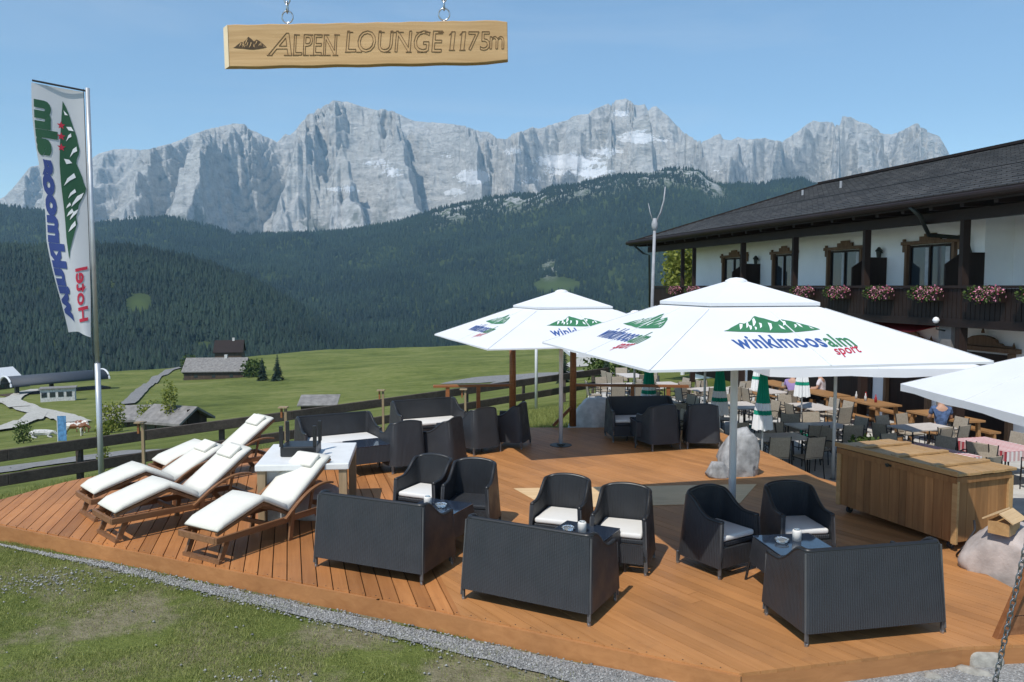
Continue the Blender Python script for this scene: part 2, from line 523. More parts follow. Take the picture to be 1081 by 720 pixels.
def ground_mesh():
    na, nr = 560, 340
    az = np.concatenate([np.linspace(-PI, -0.75, 60, endpoint=False), np.linspace(-0.75, 0.75, na - 120), np.linspace(0.75, PI, 61)[1:]])
    rr = np.concatenate([[0.0], np.geomspace(0.8, 900, nr - 1)])
    A, Rr = np.meshgrid(az, rr, indexing='ij')
    X, Y = Rr * np.sin(A), Rr * np.cos(A)
    Z = gz(X, Y)
    V = np.stack([X, Y, Z], -1).reshape(-1, 3)
    i, j = np.meshgrid(np.arange(len(az) - 1), np.arange(nr - 1), indexing='ij')
    a = (i * nr + j).ravel()
    Fc = np.stack([a, a + 1, a + nr + 1, a + nr], -1)[:, ::-1]
    return V, Fc
def ground_material():
    m, t, b = newmat('alpine grass ground')
    g = N(t, 'ShaderNodeNewGeometry')
    pos = g.outputs['Position']
    big = noise(t, pos, 0.045, 5, 0.6)
    mid = noise(t, pos, 0.6, 5, 0.6)
    fine = noise(t, pos, 9.0, 5, 0.7)
    mp = N(t, 'ShaderNodeMapping'); mp.inputs['Scale'].default_value = (0.35, 1.0, 1.0); mp.inputs['Rotation'].default_value = (0, 0, 0.25); t.links.new(pos, mp.inputs[0])
    tus = noise(t, mp.outputs[0], 0.22, 7, 0.75)
    f = math_(t, 'ADD', math_(t, 'MULTIPLY', big, 0.32), math_(t, 'ADD', math_(t, 'MULTIPLY', mid, 0.2), math_(t, 'ADD', math_(t, 'MULTIPLY', fine, 0.18), math_(t, 'MULTIPLY', tus, 0.3))))
    r = ramp(t, [(0.4, (0.065, 0.085, 0.02)), (0.5, (0.135, 0.16, 0.042)), (0.6, (0.22, 0.22, 0.08))])
    t.links.new(f, r.inputs[0])
    # bare earth patches close to the terrace
    dn = noise(t, pos, 1.1, 6, 0.65)
    dr = ramp(t, [(0.44, (0, 0, 0)), (0.56, (1, 1, 1))]); t.links.new(dn, dr.inputs[0])
    sep = N(t, 'ShaderNodeSeparateXYZ'); t.links.new(pos, sep.inputs[0])
    near = math_(t, 'LESS_THAN', sep.outputs[1], 10.5)
    df = math_(t, 'MULTIPLY', dr.outputs[0], near)
    earth = ramp(t, [(0.3, (0.15, 0.125, 0.08)), (0.7, (0.28, 0.24, 0.17))]); t.links.new(fine, earth.inputs[0])
    c = mixc(t, math_(t, 'MULTIPLY', df, 0.8), r.outputs[0], earth.outputs[0])
    t.links.new(c, b.inputs['Base Color'])
    b.inputs['Roughness'].default_value = 0.95
    b.inputs['Specular IOR Level'].default_value = 0.1
    bump(t, b, math_(t, 'ADD', fine, noise(t, pos, 40, 3)), 0.6, 0.05)
    return m
V, Fc = ground_mesh()
ground = mesh_np('meadow_ground', V, Fc, ground_material(), smooth=True)
tag(ground, 'green alpine meadow falling away into the valley', None, None, 'structure')

def gravel_mat(name, c1, c2, sc_=60):
    m, t, b = newmat(name)
    g = N(t, 'ShaderNodeNewGeometry')
    vr = N(t, 'ShaderNodeTexVoronoi'); vr.inputs['Scale'].default_value = sc_
    t.links.new(g.outputs['Position'], vr.inputs['Vector'])
    n = noise(t, g.outputs['Position'], 2.0, 5)
    f = math_(t, 'ADD', math_(t, 'MULTIPLY', vr.outputs['Color'], 0.6), math_(t, 'MULTIPLY', n, 0.4))
    r = ramp(t, [(0.2, c1), (0.75, c2)]); t.links.new(f, r.inputs[0])
    t.links.new(r.outputs[0], b.inputs['Base Color'])
    b.inputs['Roughness'].default_value = 0.95
    bump(t, b, vr.outputs['Distance'], 0.8, 0.02)
    return m
M['gravel'] = gravel_mat('gravel', (0.16, 0.16, 0.155), (0.38, 0.375, 0.36))
M['road'] = gravel_mat('pale track', (0.33, 0.32, 0.28), (0.48, 0.46, 0.41), 3)
M['grey_road'] = gravel_mat('grey lane', (0.15, 0.145, 0.14), (0.24, 0.235, 0.225), 4)
M['paving'] = gravel_mat('terrace paving', (0.4, 0.39, 0.37), (0.55, 0.54, 0.51), 3)

def strip(name, pts, wd, mat, lift=0.03, label=None, n=110):
    """a band draped on the ground along a polyline of (x, y[, width])"""
    P = [Vector((p[0], p[1])) for p in pts]
    W = [p[2] if len(p) > 2 else wd for p in pts]
    L = [0]
    for a, b in zip(P, P[1:]): L.append(L[-1] + (b - a).length)
    m = MB(); rows = []
    K = 7
    for k in range(n + 1):
        s = L[-1] * k / n
        i = max(j for j in range(len(P)) if L[j] <= s + 1e-9); i = min(i, len(P) - 2)
        u = (s - L[i]) / (L[i + 1] - L[i])
        p = P[i].lerp(P[i + 1], u)
        d0 = (P[i + 1] - P[i]).normalized()
        if i > 0 and u < 0.5: d0 = (d0 * (0.5 + u) + (P[i] - P[i - 1]).normalized() * (0.5 - u)).normalized()
        if i < len(P) - 2 and u > 0.5: d0 = (d0 * (1.5 - u) + (P[i + 2] - P[i + 1]).normalized() * (u - 0.5)).normalized()
        nn = Vector((-d0.y, d0.x))
        ww = W[i] + (W[i + 1] - W[i]) * u
        jj = (random.random() - 0.5) * min(ww, 1.0) * 0.08
        for q in range(K):
            c = p + nn * ((q / (K - 1) - 0.5) * ww + (jj if q in (0, K - 1) else 0))
            rows.append((c.x, c.y, float(gz(c.x, c.y)) + lift))
    fs = [(k * K + q, k * K + q + 1, (k + 1) * K + q + 1, (k + 1) * K + q) for k in range(n) for q in range(K - 1)]
    m.add(rows, fs)
    o = m.build(name, mat, smooth=True)
    return tag(o, label, None, None, 'structure')

def ground_hit(px, py):
    """where the line of sight through a photo point meets the ground"""
    d = ray(px, py)
    ts = np.geomspace(2, 900, 6000)
    zz = gz(d.x * ts, d.y * ts)
    below = (CAMZ + d.z * ts) < zz
    k = int(np.argmax(below)) if below.any() else 5999
    return Vector((d.x * ts[k], d.y * ts[k], float(zz[k])))
def GH(px, py):
    p = ground_hit(px, py); return (p.x, p.y)

# tracks of the alp
strip('gravel_track', [GH(-40, 418), GH(8, 424), GH(30, 433), GH(50, 437), GH(66, 441), GH(80, 447)], 3.6, M['road'], 0.25, 'pale gravel track curving across the meadow')
strip('gravel_track', [GH(-30, 459), GH(5, 454), GH(25, 446), GH(40, 437)], 2.8, M['road'], 0.29, 'pale gravel branch joining the track from the left')
strip('gravel_track', [GH(20, 431), GH(12, 424), GH(20, 418), GH(40, 412)], 3.0, M['road'], 0.33, 'short pale spur leading to the lift station')
strip('gravel_track', [GH(134, 428), GH(150, 412), GH(165, 399), GH(180, 391), GH(200, 386)], 2.4, M['grey_road'], 0.3, 'grey track climbing to the long hut')
strip('lane', [GH(-60, 508), GH(0, 496), GH(60, 488), GH(110, 482), GH(150, 476)], 5.5, M['grey_road'], 0.05, 'grey lane beyond the wooden fence')
strip('parking_area', [GH(505, 405), GH(530, 400), GH(558, 397), GH(600, 400)], 16, M['grey_road'], 0.12, 'grey gravelled patch in the meadow beyond the fence')
strip('gravel_track', [GH(606, 388), GH(618, 380), GH(640, 374)], 6.0, M['road'], 0.15, 'pale track between the umbrella poles on the far meadow')

# ------------------------------------------------------------------ far terrain
def sky_line(points):
    xs = np.array([p[0] for p in points], float); ys = np.array([p[1] for p in points], float)
    def el(az):
        px = CX + F * np.tan(az) * math.cos(0)   # close enough for the pitch used
        y = np.interp(px, xs, ys)
        # elevation slope (z per metre of Y)
        v = (y - CY) / F
        c, s = math.cos(PITCH), math.sin(PITCH)
        return (-s - c * v) / (c - s * v)
    return el
def az_of(px): return math.atan((px - CX) / F)

RIDGE_A = [(-150, 205), (-60, 210), (0, 217), (45, 222), (75, 232), (100, 238), (140, 233), (180, 230), (215, 238), (250, 248), (300, 248), (340, 247),
           (380, 243), (420, 236), (470, 221), (520, 210), (560, 205), (600, 196), (640, 188), (680, 182), (715, 179), (735, 181),
           (748, 192), (762, 197), (800, 195), (843, 190), (860, 196), (900, 215), (980, 240), (1100, 260), (1250, 280)]
RIDGE_B = [(-150, 250), (-40, 256), (0, 262), (60, 262), (110, 260), (150, 264), (190, 272), (230, 286), (270, 300), (300, 316), (330, 335),
           (370, 356), (420, 374), (500, 392), (700, 420)]
ROCK = [(-160, 262), (-60, 236), (0, 212), (12, 206), (25, 192), (38, 176), (60, 172), (80, 172), (98, 171), (110, 162), (125, 158), (140, 157), (158, 158),
        (172, 155), (186, 151), (200, 146), (212, 140), (228, 135), (240, 133), (250, 130), (262, 131), (268, 136), (275, 139), (282, 144), (290, 146), (296, 150),
        (300, 147), (305, 141), (310, 143), (314, 139), (318, 133), (324, 127), (330, 120), (338, 116), (345, 113), (351, 109), (357, 105), (363, 107), (370, 107),
        (380, 111), (395, 115), (408, 116), (420, 118), (430, 124), (440, 128), (455, 129), (470, 130), (480, 131), (490, 133), (500, 136), (505, 137), (508, 139),
        (516, 139), (525, 146), (533, 147), (540, 142), (548, 139), (556, 137), (562, 133), (568, 136), (575, 134), (585, 130), (595, 128), (605, 122), (620, 120),
        (626, 115), (634, 112), (645, 108), (652, 105), (658, 105), (665, 108), (672, 111), (678, 110), (682, 117), (686, 113), (690, 112), (697, 118), (704, 124), (712, 133), (718, 138),
        (724, 144), (733, 149), (745, 147), (752, 143), (757, 141), (760, 147), (768, 148), (775, 145), (785, 147), (800, 146), (822, 149), (830, 144), (840, 137), (847, 131), (853, 127),
        (860, 129), (868, 129), (876, 131), (880, 128), (887, 125), (892, 123), (898, 127), (905, 129), (913, 132), (920, 137), (927, 141), (935, 142), (942, 139), (950, 136), (956, 133),
        (961, 129), (966, 134), (975, 140), (985, 144), (990, 152), (996, 163), (1010, 185), (1040, 205), (1100, 235), (1250, 270)]

def polar_hill(el, az0, az1, na, r0, r1, nr, profile, z0, noise_amp, nscale, ridge_pos=0.72, seed=0.0, warp=None, taper=True):
    az = np.linspace(az0, az1, na)
    u = np.linspace(0, 1, nr)
    A, U = np.meshgrid(az, u, indexing='ij')
    Yd = r0 + (r1 - r0) * U                       # distance along the view axis
    if warp is not None: Yd = Yd + warp(A, U)
    X, Y = Yd * np.tan(A), Yd
    crest = el(az)[:, None]
    Yc = r0 + (r1 - r0) * ridge_pos
    zc = CAMZ + crest * Yc
    P = profile(U / ridge_pos)
    Z = z0 + (zc - z0) * P
    nn = fbm(X / nscale + seed, Y / nscale + 3.1 + seed, 6, 0.52) - 0.5
    Z = Z + nn * noise_amp * np.clip(np.minimum(U / ridge_pos, 1) * 1.3, 0.1, 1)
    # keep the crest line where it is
    slope = (Z - CAMZ) / Y
    mx = slope.max(axis=1, keepdims=True)
    k = (crest - (z0 - CAMZ) / Y) / np.maximum(1e-6, (mx - (z0 - CAMZ) / Y))
    kk = np.clip((crest * Y + CAMZ - z0) / np.maximum(8.0, (mx * Y + CAMZ - z0)), 0.0, 1.8)
    Z = z0 + (Z - z0) * kk
    return X, Y, Z
def grid_faces(na, nr):
    i, j = np.meshgrid(np.arange(na - 1), np.arange(nr - 1), indexing='ij')
    a = (i * nr + j).ravel()
    return np.stack([a, a + nr, a + nr + 1, a + 1], -1)
def interp_surface(X, Y, Z, n, keep, rg):
    """random points on a hill grid"""
    na, nr = X.shape
    # area weights
    w_ = np.abs((X[1:, :-1] - X[:-1, :-1]) * (Y[:-1, 1:] - Y[:-1, :-1])).ravel()
    idx = rg.choice(len(w_), n, p=w_ / w_.sum())
    i, j = idx // (nr - 1), idx % (nr - 1)
    a, b = rg.random(n), rg.random(n)
    def il(Q): return (Q[i, j] * (1 - a) + Q[i + 1, j] * a) * (1 - b) + (Q[i, j + 1] * (1 - a) + Q[i + 1, j + 1] * a) * b
    x, y, z = il(X), il(Y), il(Z)
    ok = keep(x, y, z)
    return x[ok], y[ok], z[ok]
def forest_mesh(name, x, y, z, h0, h1, rad, rg, label, mat):
    n = len(x)
    h = (h0 + (h1 - h0) * rg.random(n) ** 1.4) * (0.7 + 0.6 * fbm(x / 90.0 + 5, y / 90.0, 3))
    S = 6
    ang = np.arange(S) * 2 * PI / S
    base = rg.random((n, 1)) * 6.28 + ang[None, :]
    vs = []
    per = 2 * (S + 1)
    Vv = np.zeros((n, per, 3))
    for tier, (zb, zt, rf) in enumerate(((0.04, 0.72, 1.0), (0.42, 1.0, 0.62))):
        rj = rad * rf * h[:, None] / ((h0 + h1) / 2) * (0.65 + 0.7 * rg.random((n, S)))
        o = tier * (S + 1)
        Vv[:, o:o + S, 0] = x[:, None] + rj * np.cos(base)
        Vv[:, o:o + S, 1] = y[:, None] + rj * np.sin(base)
        Vv[:, o:o + S, 2] = (z + h * zb)[:, None] + (rg.random((n, S)) - 0.5) * h[:, None] * 0.14
        Vv[:, o + S, 0] = x; Vv[:, o + S, 1] = y; Vv[:, o + S, 2] = z + h * zt
    f = []
    for tier in range(2):
        o = tier * (S + 1)
        for k in range(S): f.append((o + k, o + (k + 1) % S, o + S))
    f = np.array(f)
    Fc = (f[None, :, :] + (np.arange(n) * per)[:, None, None]).reshape(-1, 3)
    pat = fbm(x / 140.0, y / 140.0, 4)
    rn = np.repeat(np.clip(rg.normal(0.35, 0.25, n) + (pat - 0.5) * 1.6, 0, 1), len(f))
    o = mesh_np(name, Vv.reshape(-1, 3), Fc, mat, rnd=rn)
    tag(o, label, None, None, 'stuff')
    return o

def hillside_mat(name):
    m, t, b = newmat(name)
    g = N(t, 'ShaderNodeNewGeometry'); pos = g.outputs['Position']
    f = noise(t, pos, 0.012, 6, 0.65)
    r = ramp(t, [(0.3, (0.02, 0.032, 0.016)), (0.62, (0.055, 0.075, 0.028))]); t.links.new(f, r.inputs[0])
    a = N(t, 'ShaderNodeAttribute', attribute_name='rock')
    rn = noise(t, pos, 0.035, 6, 0.75)
    rr = ramp(t, [(0.44, (0, 0, 0)), (0.52, (1, 1, 1))]); t.links.new(rn, rr.inputs[0])
    k = math_(t, 'MULTIPLY', a.outputs['Fac'], rr.outputs[0])
    rc = ramp(t, [(0.3, (0.3, 0.3, 0.3)), (0.7, (0.55, 0.55, 0.54))]); t.links.new(noise(t, pos, 0.1, 4), rc.inputs[0])
    c = mixc(t, k, r.outputs[0], rc.outputs[0])
    mdw = N(t, 'ShaderNodeAttribute', attribute_name='clearing')
    c = mixc(t, math_(t, 'MULTIPLY', mdw.outputs['Fac'], 0.8), c, (0.075, 0.105, 0.035))
    t.links.new(c, b.inputs['Base Color'])
    b.inputs['Roughness'].default_value = 0.95
    b.inputs['Specular IOR Level'].default_value = 0.1
    return m
HM = hillside_mat('wooded hillside')
def proj(x, y, z):
    """photo coordinates of a point (numpy)"""
    c, s = math.cos(PITCH), math.sin(PITCH)
    dz = z - CAMZ
    dep = y * c - dz * s
    up = y * s + dz * c
    return CX + F * x / dep, CY - F * up / dep
def blob(x, y, cx, cy, rx, ry):
    return np.clip(1.3 - np.sqrt(((x - cx) / rx) ** 2 + ((y - cy) / ry) ** 2), 0, 1)
rgf = np.random.default_rng(5)

def add_attr(o, name, vals):
    a = o.data.attributes.new(name, 'FLOAT', 'POINT')
    a.data.foreach_set('value', np.ascontiguousarray(vals, dtype=np.float32).ravel())

# -- farther forested ridge with bare limestone on its crest
XA, YA, ZA = polar_hill(sky_line(RIDGE_A), az_of(-150), az_of(1250), 420, 950, 4300, 220, lambda u: np.where(u < 1, sst(u * 0.62 + 0.0) / sst(0.62), 1 - (u - 1) * 0.8),
                        -150, 150, 420.0, 0.76, 4.0)
hillA = mesh_np('forested_ridge', np.stack([XA, YA, ZA], -1).reshape(-1, 3), grid_faces(*XA.shape), HM, smooth=True)
tag(hillA, 'long wooded ridge below the rock peaks', None, None, 'structure')
pxA, pyA = proj(XA, YA, ZA)
skA = np.interp(pxA, [p[0] for p in RIDGE_A], [p[1] for p in RIDGE_A])
# bare rock share: near the crest between 430 and 770, and one small outcrop
def rockA(px, py, sk):
    return np.clip((px - 425) / 40, 0, 1) * np.clip((775 - px) / 25, 0, 1) * np.clip((20 - (py - sk)) / 20, 0, 1)
rA = np.maximum(rockA(pxA, pyA, skA), 0.45 * blob(pxA, pyA, 580, 285, 10, 12))
add_attr(hillA, 'rock', rA)
cA = blob(pxA, pyA, 588, 302, 26, 10)
add_attr(hillA, 'clearing', cA)
def keepA(x, y, z):
    px, py = proj(x, y, z)
    sk = np.interp(px, [p[0] for p in RIDGE_A], [p[1] for p in RIDGE_A])
    rk = np.maximum(rockA(px, py, sk), 0.45 * blob(px, py, 580, 285, 10, 12))
    nn = fbm(x / 90 + 2, y / 90, 4)
    ok = ~((rk > 0.2) & (nn < 0.30 + 0.16 * rk)) & (blob(px, py, 588, 302, 26, 10) < 0.35)
    ok &= (y < 3520) & (px > -60) & (px < 1130)
    ok &= ~((px > 760) & (py > 300))
    return ok
x, y, z = interp_surface(XA, YA, ZA, 170000, keepA, rgf)
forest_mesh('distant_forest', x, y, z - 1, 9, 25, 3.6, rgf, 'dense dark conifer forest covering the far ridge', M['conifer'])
# -- nearer wooded hill on the left
XB, YB, ZB = polar_hill(sky_line(RIDGE_B), az_of(-160), az_of(760), 260, 640, 1700, 140, lambda u: np.where(u < 1, sst(u * 0.6) / sst(0.6), 1 - (u - 1) * 0.9),
                        -95, 34, 160.0, 0.75, 9.0)
hillB = mesh_np('wooded_hill', np.stack([XB, YB, ZB], -1).reshape(-1, 3), grid_faces(*XB.shape), HM, smooth=True)
tag(hillB, 'nearer wooded hill falling towards the right', None, None, 'structure')
pxB, pyB = proj(XB, YB, ZB)
add_attr(hillB, 'rock', np.zeros_like(pxB))
cBf = lambda px, py: np.maximum(blob(px, py, 147, 322, 16, 13), blob(px, py, 215, 368, 22, 8) * 0.7)
add_attr(hillB, 'clearing', cBf(pxB, pyB))
def keepB(x, y, z):
    px, py = proj(x, y, z)
    return (cBf(px, py) < 0.35) & (px > -60) & (px < 700) & (y < 1480)
x, y, z = interp_surface(XB, YB, ZB, 62000, keepB, rgf)
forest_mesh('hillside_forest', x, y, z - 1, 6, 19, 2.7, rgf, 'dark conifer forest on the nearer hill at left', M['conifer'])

# -- limestone range
az0, az1, na, nr = az_of(-160), az_of(1250), 1700, 380
az = np.linspace(az0, az1, na); u = np.linspace(0, 1, nr) ** 0.85
A_, U_ = np.meshgrid(az, u, indexing='ij')
r0, r1, rp = 4500.0, 8200.0, 0.74
Yd = r0 + (r1 - r0) * U_
X, Y = Yd * np.tan(A_), Yd
el = sky_line(ROCK)(az)[:, None]
zc = CAMZ + el * (r0 + (r1 - r0) * rp)
uu = U_ / rp
px_ = CX + F * np.tan(A_)
Z = -50 + (zc + 50) * np.where(uu < 1, 0.5 * uu + 0.5 * np.clip(uu, 0, 1) ** 1.6, 1 - (uu - 1) * 1.4)
# spurs with a long left flank and a steep right flank
def spurs(px):
    kn = [(-200, 0), (-40, .2), (20, .8), (34, -.2), (95, .7), (125, -.3), (180, .5), (200, -.3), (240, .9), (258, 1.0), (284, -.75), (318, -.8), (335, .35), (352, .8), (372, .1), (425, .5), (440, -.1), (500, .6), (518, -.4), (532, -.3),
          (560, .5), (574, -.1), (606, .6), (622, -.35), (640, .7), (668, .8), (690, -.7), (718, -.4), (738, .6), (752, -.6), (778, .4), (790, -.4), (812, .2), (838, .6), (856, -.8), (880, -.9), (892, .7), (925, .3), (945, -.5), (962, .4), (985, -.3), (1250, 0)]
    return np.interp(px, [q[0] for q in kn], [q[1] for q in kn])
fan = np.interp(px_, [-200, 330, 362, 505, 545, 640, 668, 745, 790, 874, 894, 1250], [1, 1, -1, -.8, .9, 1, -1, -.6, .9, 1, -1, -1])
lean = px_ + fan * (-30 + 85 * (1 - np.clip(uu, 0, 1.0))) + 34 * (1 - np.clip(uu, 0, 1.1)) * (fbm(U_ * 5 + 3, px_ / 160, 3) - 0.1) + 20 * (fbm(px_ / 22, U_ * 12, 4) - .5)
env2 = np.sin(np.clip(uu * 0.86, 0, 1) * PI) ** 0.8
env = np.clip(uu * 1.6, 0, 1) * np.clip((1.12 - uu) * 2.6, 0.12, 1)
XL = (px_ + fan * 95 * (1 - np.clip(uu, 0, 1.1)) - CX) / F * Yd
wx = XL + 420 * (fbm(X / 800 + 9, Y / 800, 4) - .5); wy = Y + 420 * (fbm(X / 800, Y / 800 + 5, 4) - .5)
rib = ridged(wx / 620.0, wy / 900.0 + 3, 2, 0.5) - 0.6
rg_ = ridged(wx / 330.0 + 1.3, wy / 330.0, 6, 0.52) - 0.5
big = ridged((X + 0.55 * Y) / 1500.0 + 2.2, (Y - 0.3 * X) / 1500.0, 2, 0.5) - 0.6
soft = fbm((X - 0.4 * Y) / 700.0, (Y + 0.5 * X) / 700.0 + 4, 3) - 0.5
Z = Z + env2 * (spurs(lean) * 620 + big * 650) + env * (rib * 330 + soft * 420 + rg_ * 300)
st = fbm(X / 900, Y / 900, 4) * 300 + Z + 0.12 * X
led = sst(np.abs(((st / 150.0) % 1.0) - 0.5) * 2) - 0.5
Z = Z + env * led * 75
mx = ((Z - CAMZ) / Y).max(axis=1)
kf = (el[:, 0] * 7200 + 50) / np.maximum(60.0, mx * 7200 + 50)
ker = np.hanning(31); ker /= ker.sum()
ks = np.convolve(np.pad(kf, 15, mode='edge'), ker, mode='valid')
Z = -50 + (Z + 50) * (0.85 * kf + 0.15 * ks)[:, None]
rock = mesh_np('limestone_range', np.stack([X, Y, Z], -1).reshape(-1, 3), grid_faces(na, nr), None or M['rock_grey'], smooth=False)
tag(rock, 'jagged pale limestone mountain range with snow patches', None, None, 'structure')
def rock_mat():
    m, t, b = newmat('limestone cliffs')
    g = N(t, 'ShaderNodeNewGeometry'); pos = g.outputs['Position']
    mp = N(t, 'ShaderNodeMapping'); mp.inputs['Scale'].default_value = (1, 1, 3.2)
    t.links.new(pos, mp.inputs[0])
    n1 = noise(t, mp.outputs[0], 0.006, 8, 0.72)
    n2 = noise(t, pos, 0.03, 6, 0.7)
    f = math_(t, 'ADD', math_(t, 'MULTIPLY', n1, 0.6), math_(t, 'MULTIPLY', n2, 0.4))
    r = ramp(t, [(0.33, (0.2, 0.2, 0.2)), (0.43, (0.48, 0.47, 0.45)), (0.6, (0.74, 0.72, 0.685))]); t.links.new(f, r.inputs[0])  # darkest tones follow bump hollows: stained limestone plus crevice shade put into the colour
    # dwarf pine and scree grass on the lower ledges, darkness partly painted-in shade
    sep = N(t, 'ShaderNodeSeparateXYZ'); t.links.new(pos, sep.inputs[0])
    nv = noise(t, pos, 0.004, 5, 0.6)
    lo = math_(t, 'SUBTRACT', 1.0, math_(t, 'DIVIDE', math_(t, 'SUBTRACT', sep.outputs[2], 330.0), 330.0), True)
    vg = ramp(t, [(0.52, (0, 0, 0)), (0.6, (1, 1, 1))]); t.links.new(nv, vg.inputs[0])
    c = mixc(t, math_(t, 'MULTIPLY', lo, math_(t, 'MULTIPLY', vg.outputs[0], 0.8), True), r.outputs[0], (0.05, 0.065, 0.035))
    sn = N(t, 'ShaderNodeAttribute', attribute_name='snow')
    nz = N(t, 'ShaderNodeSeparateXYZ'); t.links.new(g.outputs['Normal'], nz.inputs[0])
    sn2 = math_(t, 'ADD', sn.outputs['Fac'], math_(t, 'MULTIPLY', math_(t, 'SUBTRACT', noise(t, mp.outputs[0], 0.012, 5, 0.7), 0.5), 1.6))
    sr = ramp(t, [(0.36, (0, 0, 0)), (0.42, (1, 1, 1))]); t.links.new(sn2, sr.inputs[0])
    c = mixc(t, sr.outputs[0], c, (0.97, 0.98, 1.0))
    t.links.new(c, b.inputs['Base Color'])
    b.inputs['Roughness'].default_value = 0.95
    b.inputs['Specular IOR Level'].default_value = 0.1
    bump(t, b, math_(t, 'ADD', n1, math_(t, 'MULTIPLY', n2, 0.5)), 1.0, 45.0)
    return m
rock.data.materials.clear(); rock.data.materials.append(rock_mat())
pxr, pyr = proj(X, Y, Z)
sn = np.zeros_like(pxr)
for cx, cy, rx, ry, k in ((500, 187, 22, 8, 1), (480, 203, 16, 5, .7), (395, 172, 22, 5, .6), (362, 200, 20, 4, .7), (415, 182, 16, 6, .6), (673, 145, 22, 7, 1), (600, 170, 40, 8, .9), (625, 182, 30, 6, .8),
                      (655, 120, 14, 4, .7), (640, 160, 22, 5, .7), (700, 148, 12, 3, .6), (590, 182, 20, 5, .6), (470, 165, 10, 4, .5), (540, 160, 16, 5, .5), (412, 155, 10, 4, .4),
                      (560, 190, 20, 5, .5), (755, 180, 10, 8, .3)):
    sn = np.maximum(sn, k * blob(pxr, pyr, cx, cy, rx, ry))
add_attr(rock, 'snow', sn * 1.0)

# ------------------------------------------------------------------ haze
hz = MB(); hz.box((0, 4300, 950), (26000, 8800, 2230))
haze = hz.build('haze', M['rock_grey'])
haze.data.materials.clear()
hm = bpy.data.materials.new('haze'); hm.use_nodes = True
ht = hm.node_tree
ht.nodes.remove(ht.nodes['Principled BSDF'])
pv = ht.nodes.new('ShaderNodeVolumePrincipled')
pv.inputs['Color'].default_value = (0.42, 0.74, 1.0, 1)
pv.inputs['Density'].default_value = 0.00007
pv.inputs['Anisotropy'].default_value = 0.0
ht.links.new(pv.outputs[0], ht.nodes['Material Output'].inputs['Volume'])
haze.data.materials.append(hm)
tag(haze, 'thin blue mountain haze', None, None, 'stuff')

# ------------------------------------------------------------------ the wooden deck
DK = [G(-6.45, 10.05), G(-1.28, 7.67), G(1.76, 6.17), G(3.75, 6.63), G(5.6, 6.75), G(5.7, 7.25), G(4.98, 7.9), G(4.9, 8.7), G(5.05, 8.95),
      G(6.1, 9.0), G(6.3, 10.3), G(5.35, 11.4), G(4.8, 12.5), G(4.6, 14.2), G(4.3, 16.3), G(2.5, 16.9), G(0.3, 16.9), G(-2.0, 16.5), G(-3.6, 15.6), G(-6.2, 13.2), G(-6.85, 12.2), G(-7.4, 10.6)]
DECK = [(p.x, p.y) for p in DK]
deck = empty('deck', (0, 0, 0)); tag(deck, 'orange-brown wooden sun deck', None, None, 'structure')
def planks(poly, ang, width, gap, thick, name, mat, halfplanes, seed):
    """strips of board along direction ang (from +Y, leaning left), cut to the polygon"""
    rg = random.Random(seed)
    d = Vector((-math.sin(ang), math.cos(ang), 0)); n = Vector((math.cos(ang), math.sin(ang), 0))
    base = bmesh.new()
    base.faces.new([base.verts.new((x, y, 0)) for x, y in poly])
    for hp, hn in halfplanes:
        bmesh.ops.bisect_plane(base, geom=base.verts[:] + base.edges[:] + base.faces[:], plane_co=hp, plane_no=hn, clear_outer=True)
    me0 = bpy.data.meshes.new('tmp'); base.to_mesh(me0)
    offs = [v.co.dot(n) for v in me0.vertices]
    s = min(offs) - rg.random() * width
    out = MB(); rn = []
    while s < max(offs):
        b = bmesh.new(); b.from_mesh(me0)
        bmesh.ops.bisect_plane(b, geom=b.verts[:] + b.edges[:] + b.faces[:], plane_co=n * (s + gap / 2), plane_no=-n, clear_outer=True)
        bmesh.ops.bisect_plane(b, geom=b.verts[:] + b.edges[:] + b.faces[:], plane_co=n * (s + width - gap / 2), plane_no=n, clear_outer=True)
        # butt joints along the board
        if b.faces:
            for f in list(b.faces):
                pts = [v.co.copy() for v in f.verts]
                if f.calc_area() < 1e-4: continue
                lo = min(p.dot(d) for p in pts); hi = max(p.dot(d) for p in pts)
                cuts = [lo]; q = lo + rg.uniform(1.2, 4.2)
                while q < hi - 0.6: cuts.append(q); q += 4.0
                cuts.append(hi)
                for a, c in zip(cuts, cuts[1:]):
                    bb = bmesh.new(); bb.faces.new([bb.verts.new(p) for p in pts])
                    if a > lo: bmesh.ops.bisect_plane(bb, geom=bb.verts[:] + bb.edges[:] + bb.faces[:], plane_co=d * (a + 0.0015), plane_no=-d, clear_outer=True)
                    if c < hi: bmesh.ops.bisect_plane(bb, geom=bb.verts[:] + bb.edges[:] + bb.faces[:], plane_co=d * (c - 0.0015), plane_no=d, clear_outer=True)
                    r_ = rg.random(); dz = rg.uniform(-0.0015, 0.0)
                    for ff in bb.faces:
                        pl = [(v.co.x, v.co.y) for v in ff.verts]
                        k0 = len(out.f)
                        out.prism(pl, -thick, dz)
                        rn += [r_] * (len(out.f) - k0)
                    bb.free()
        b.free(); s += width
    o = out.build(name, mat, deck, norm=True)
    set_rnd(o, rn)
    base.free()
    return o
SA = math.atan(0.28)
sd_ = Vector((-math.sin(SA), math.cos(SA), 0)); sn_ = Vector((math.cos(SA), math.sin(SA), 0))
seam = G(-0.45, 7.2)
planks(DECK, SA, 0.148, 0.011, 0.03, 'boards', M['deck'], [(seam, sn_)], 3)
SB = math.atan(0.70)
PB = [G(0.02, 11.8), G(3.7, 12.05), G(3.15, 11.0), G(0.5, 10.75)]
planks(DECK, SB, 0.14, 0.005, 0.03, 'boards', M['deck2'], [(seam, -sn_)], 4)
ib = MB()
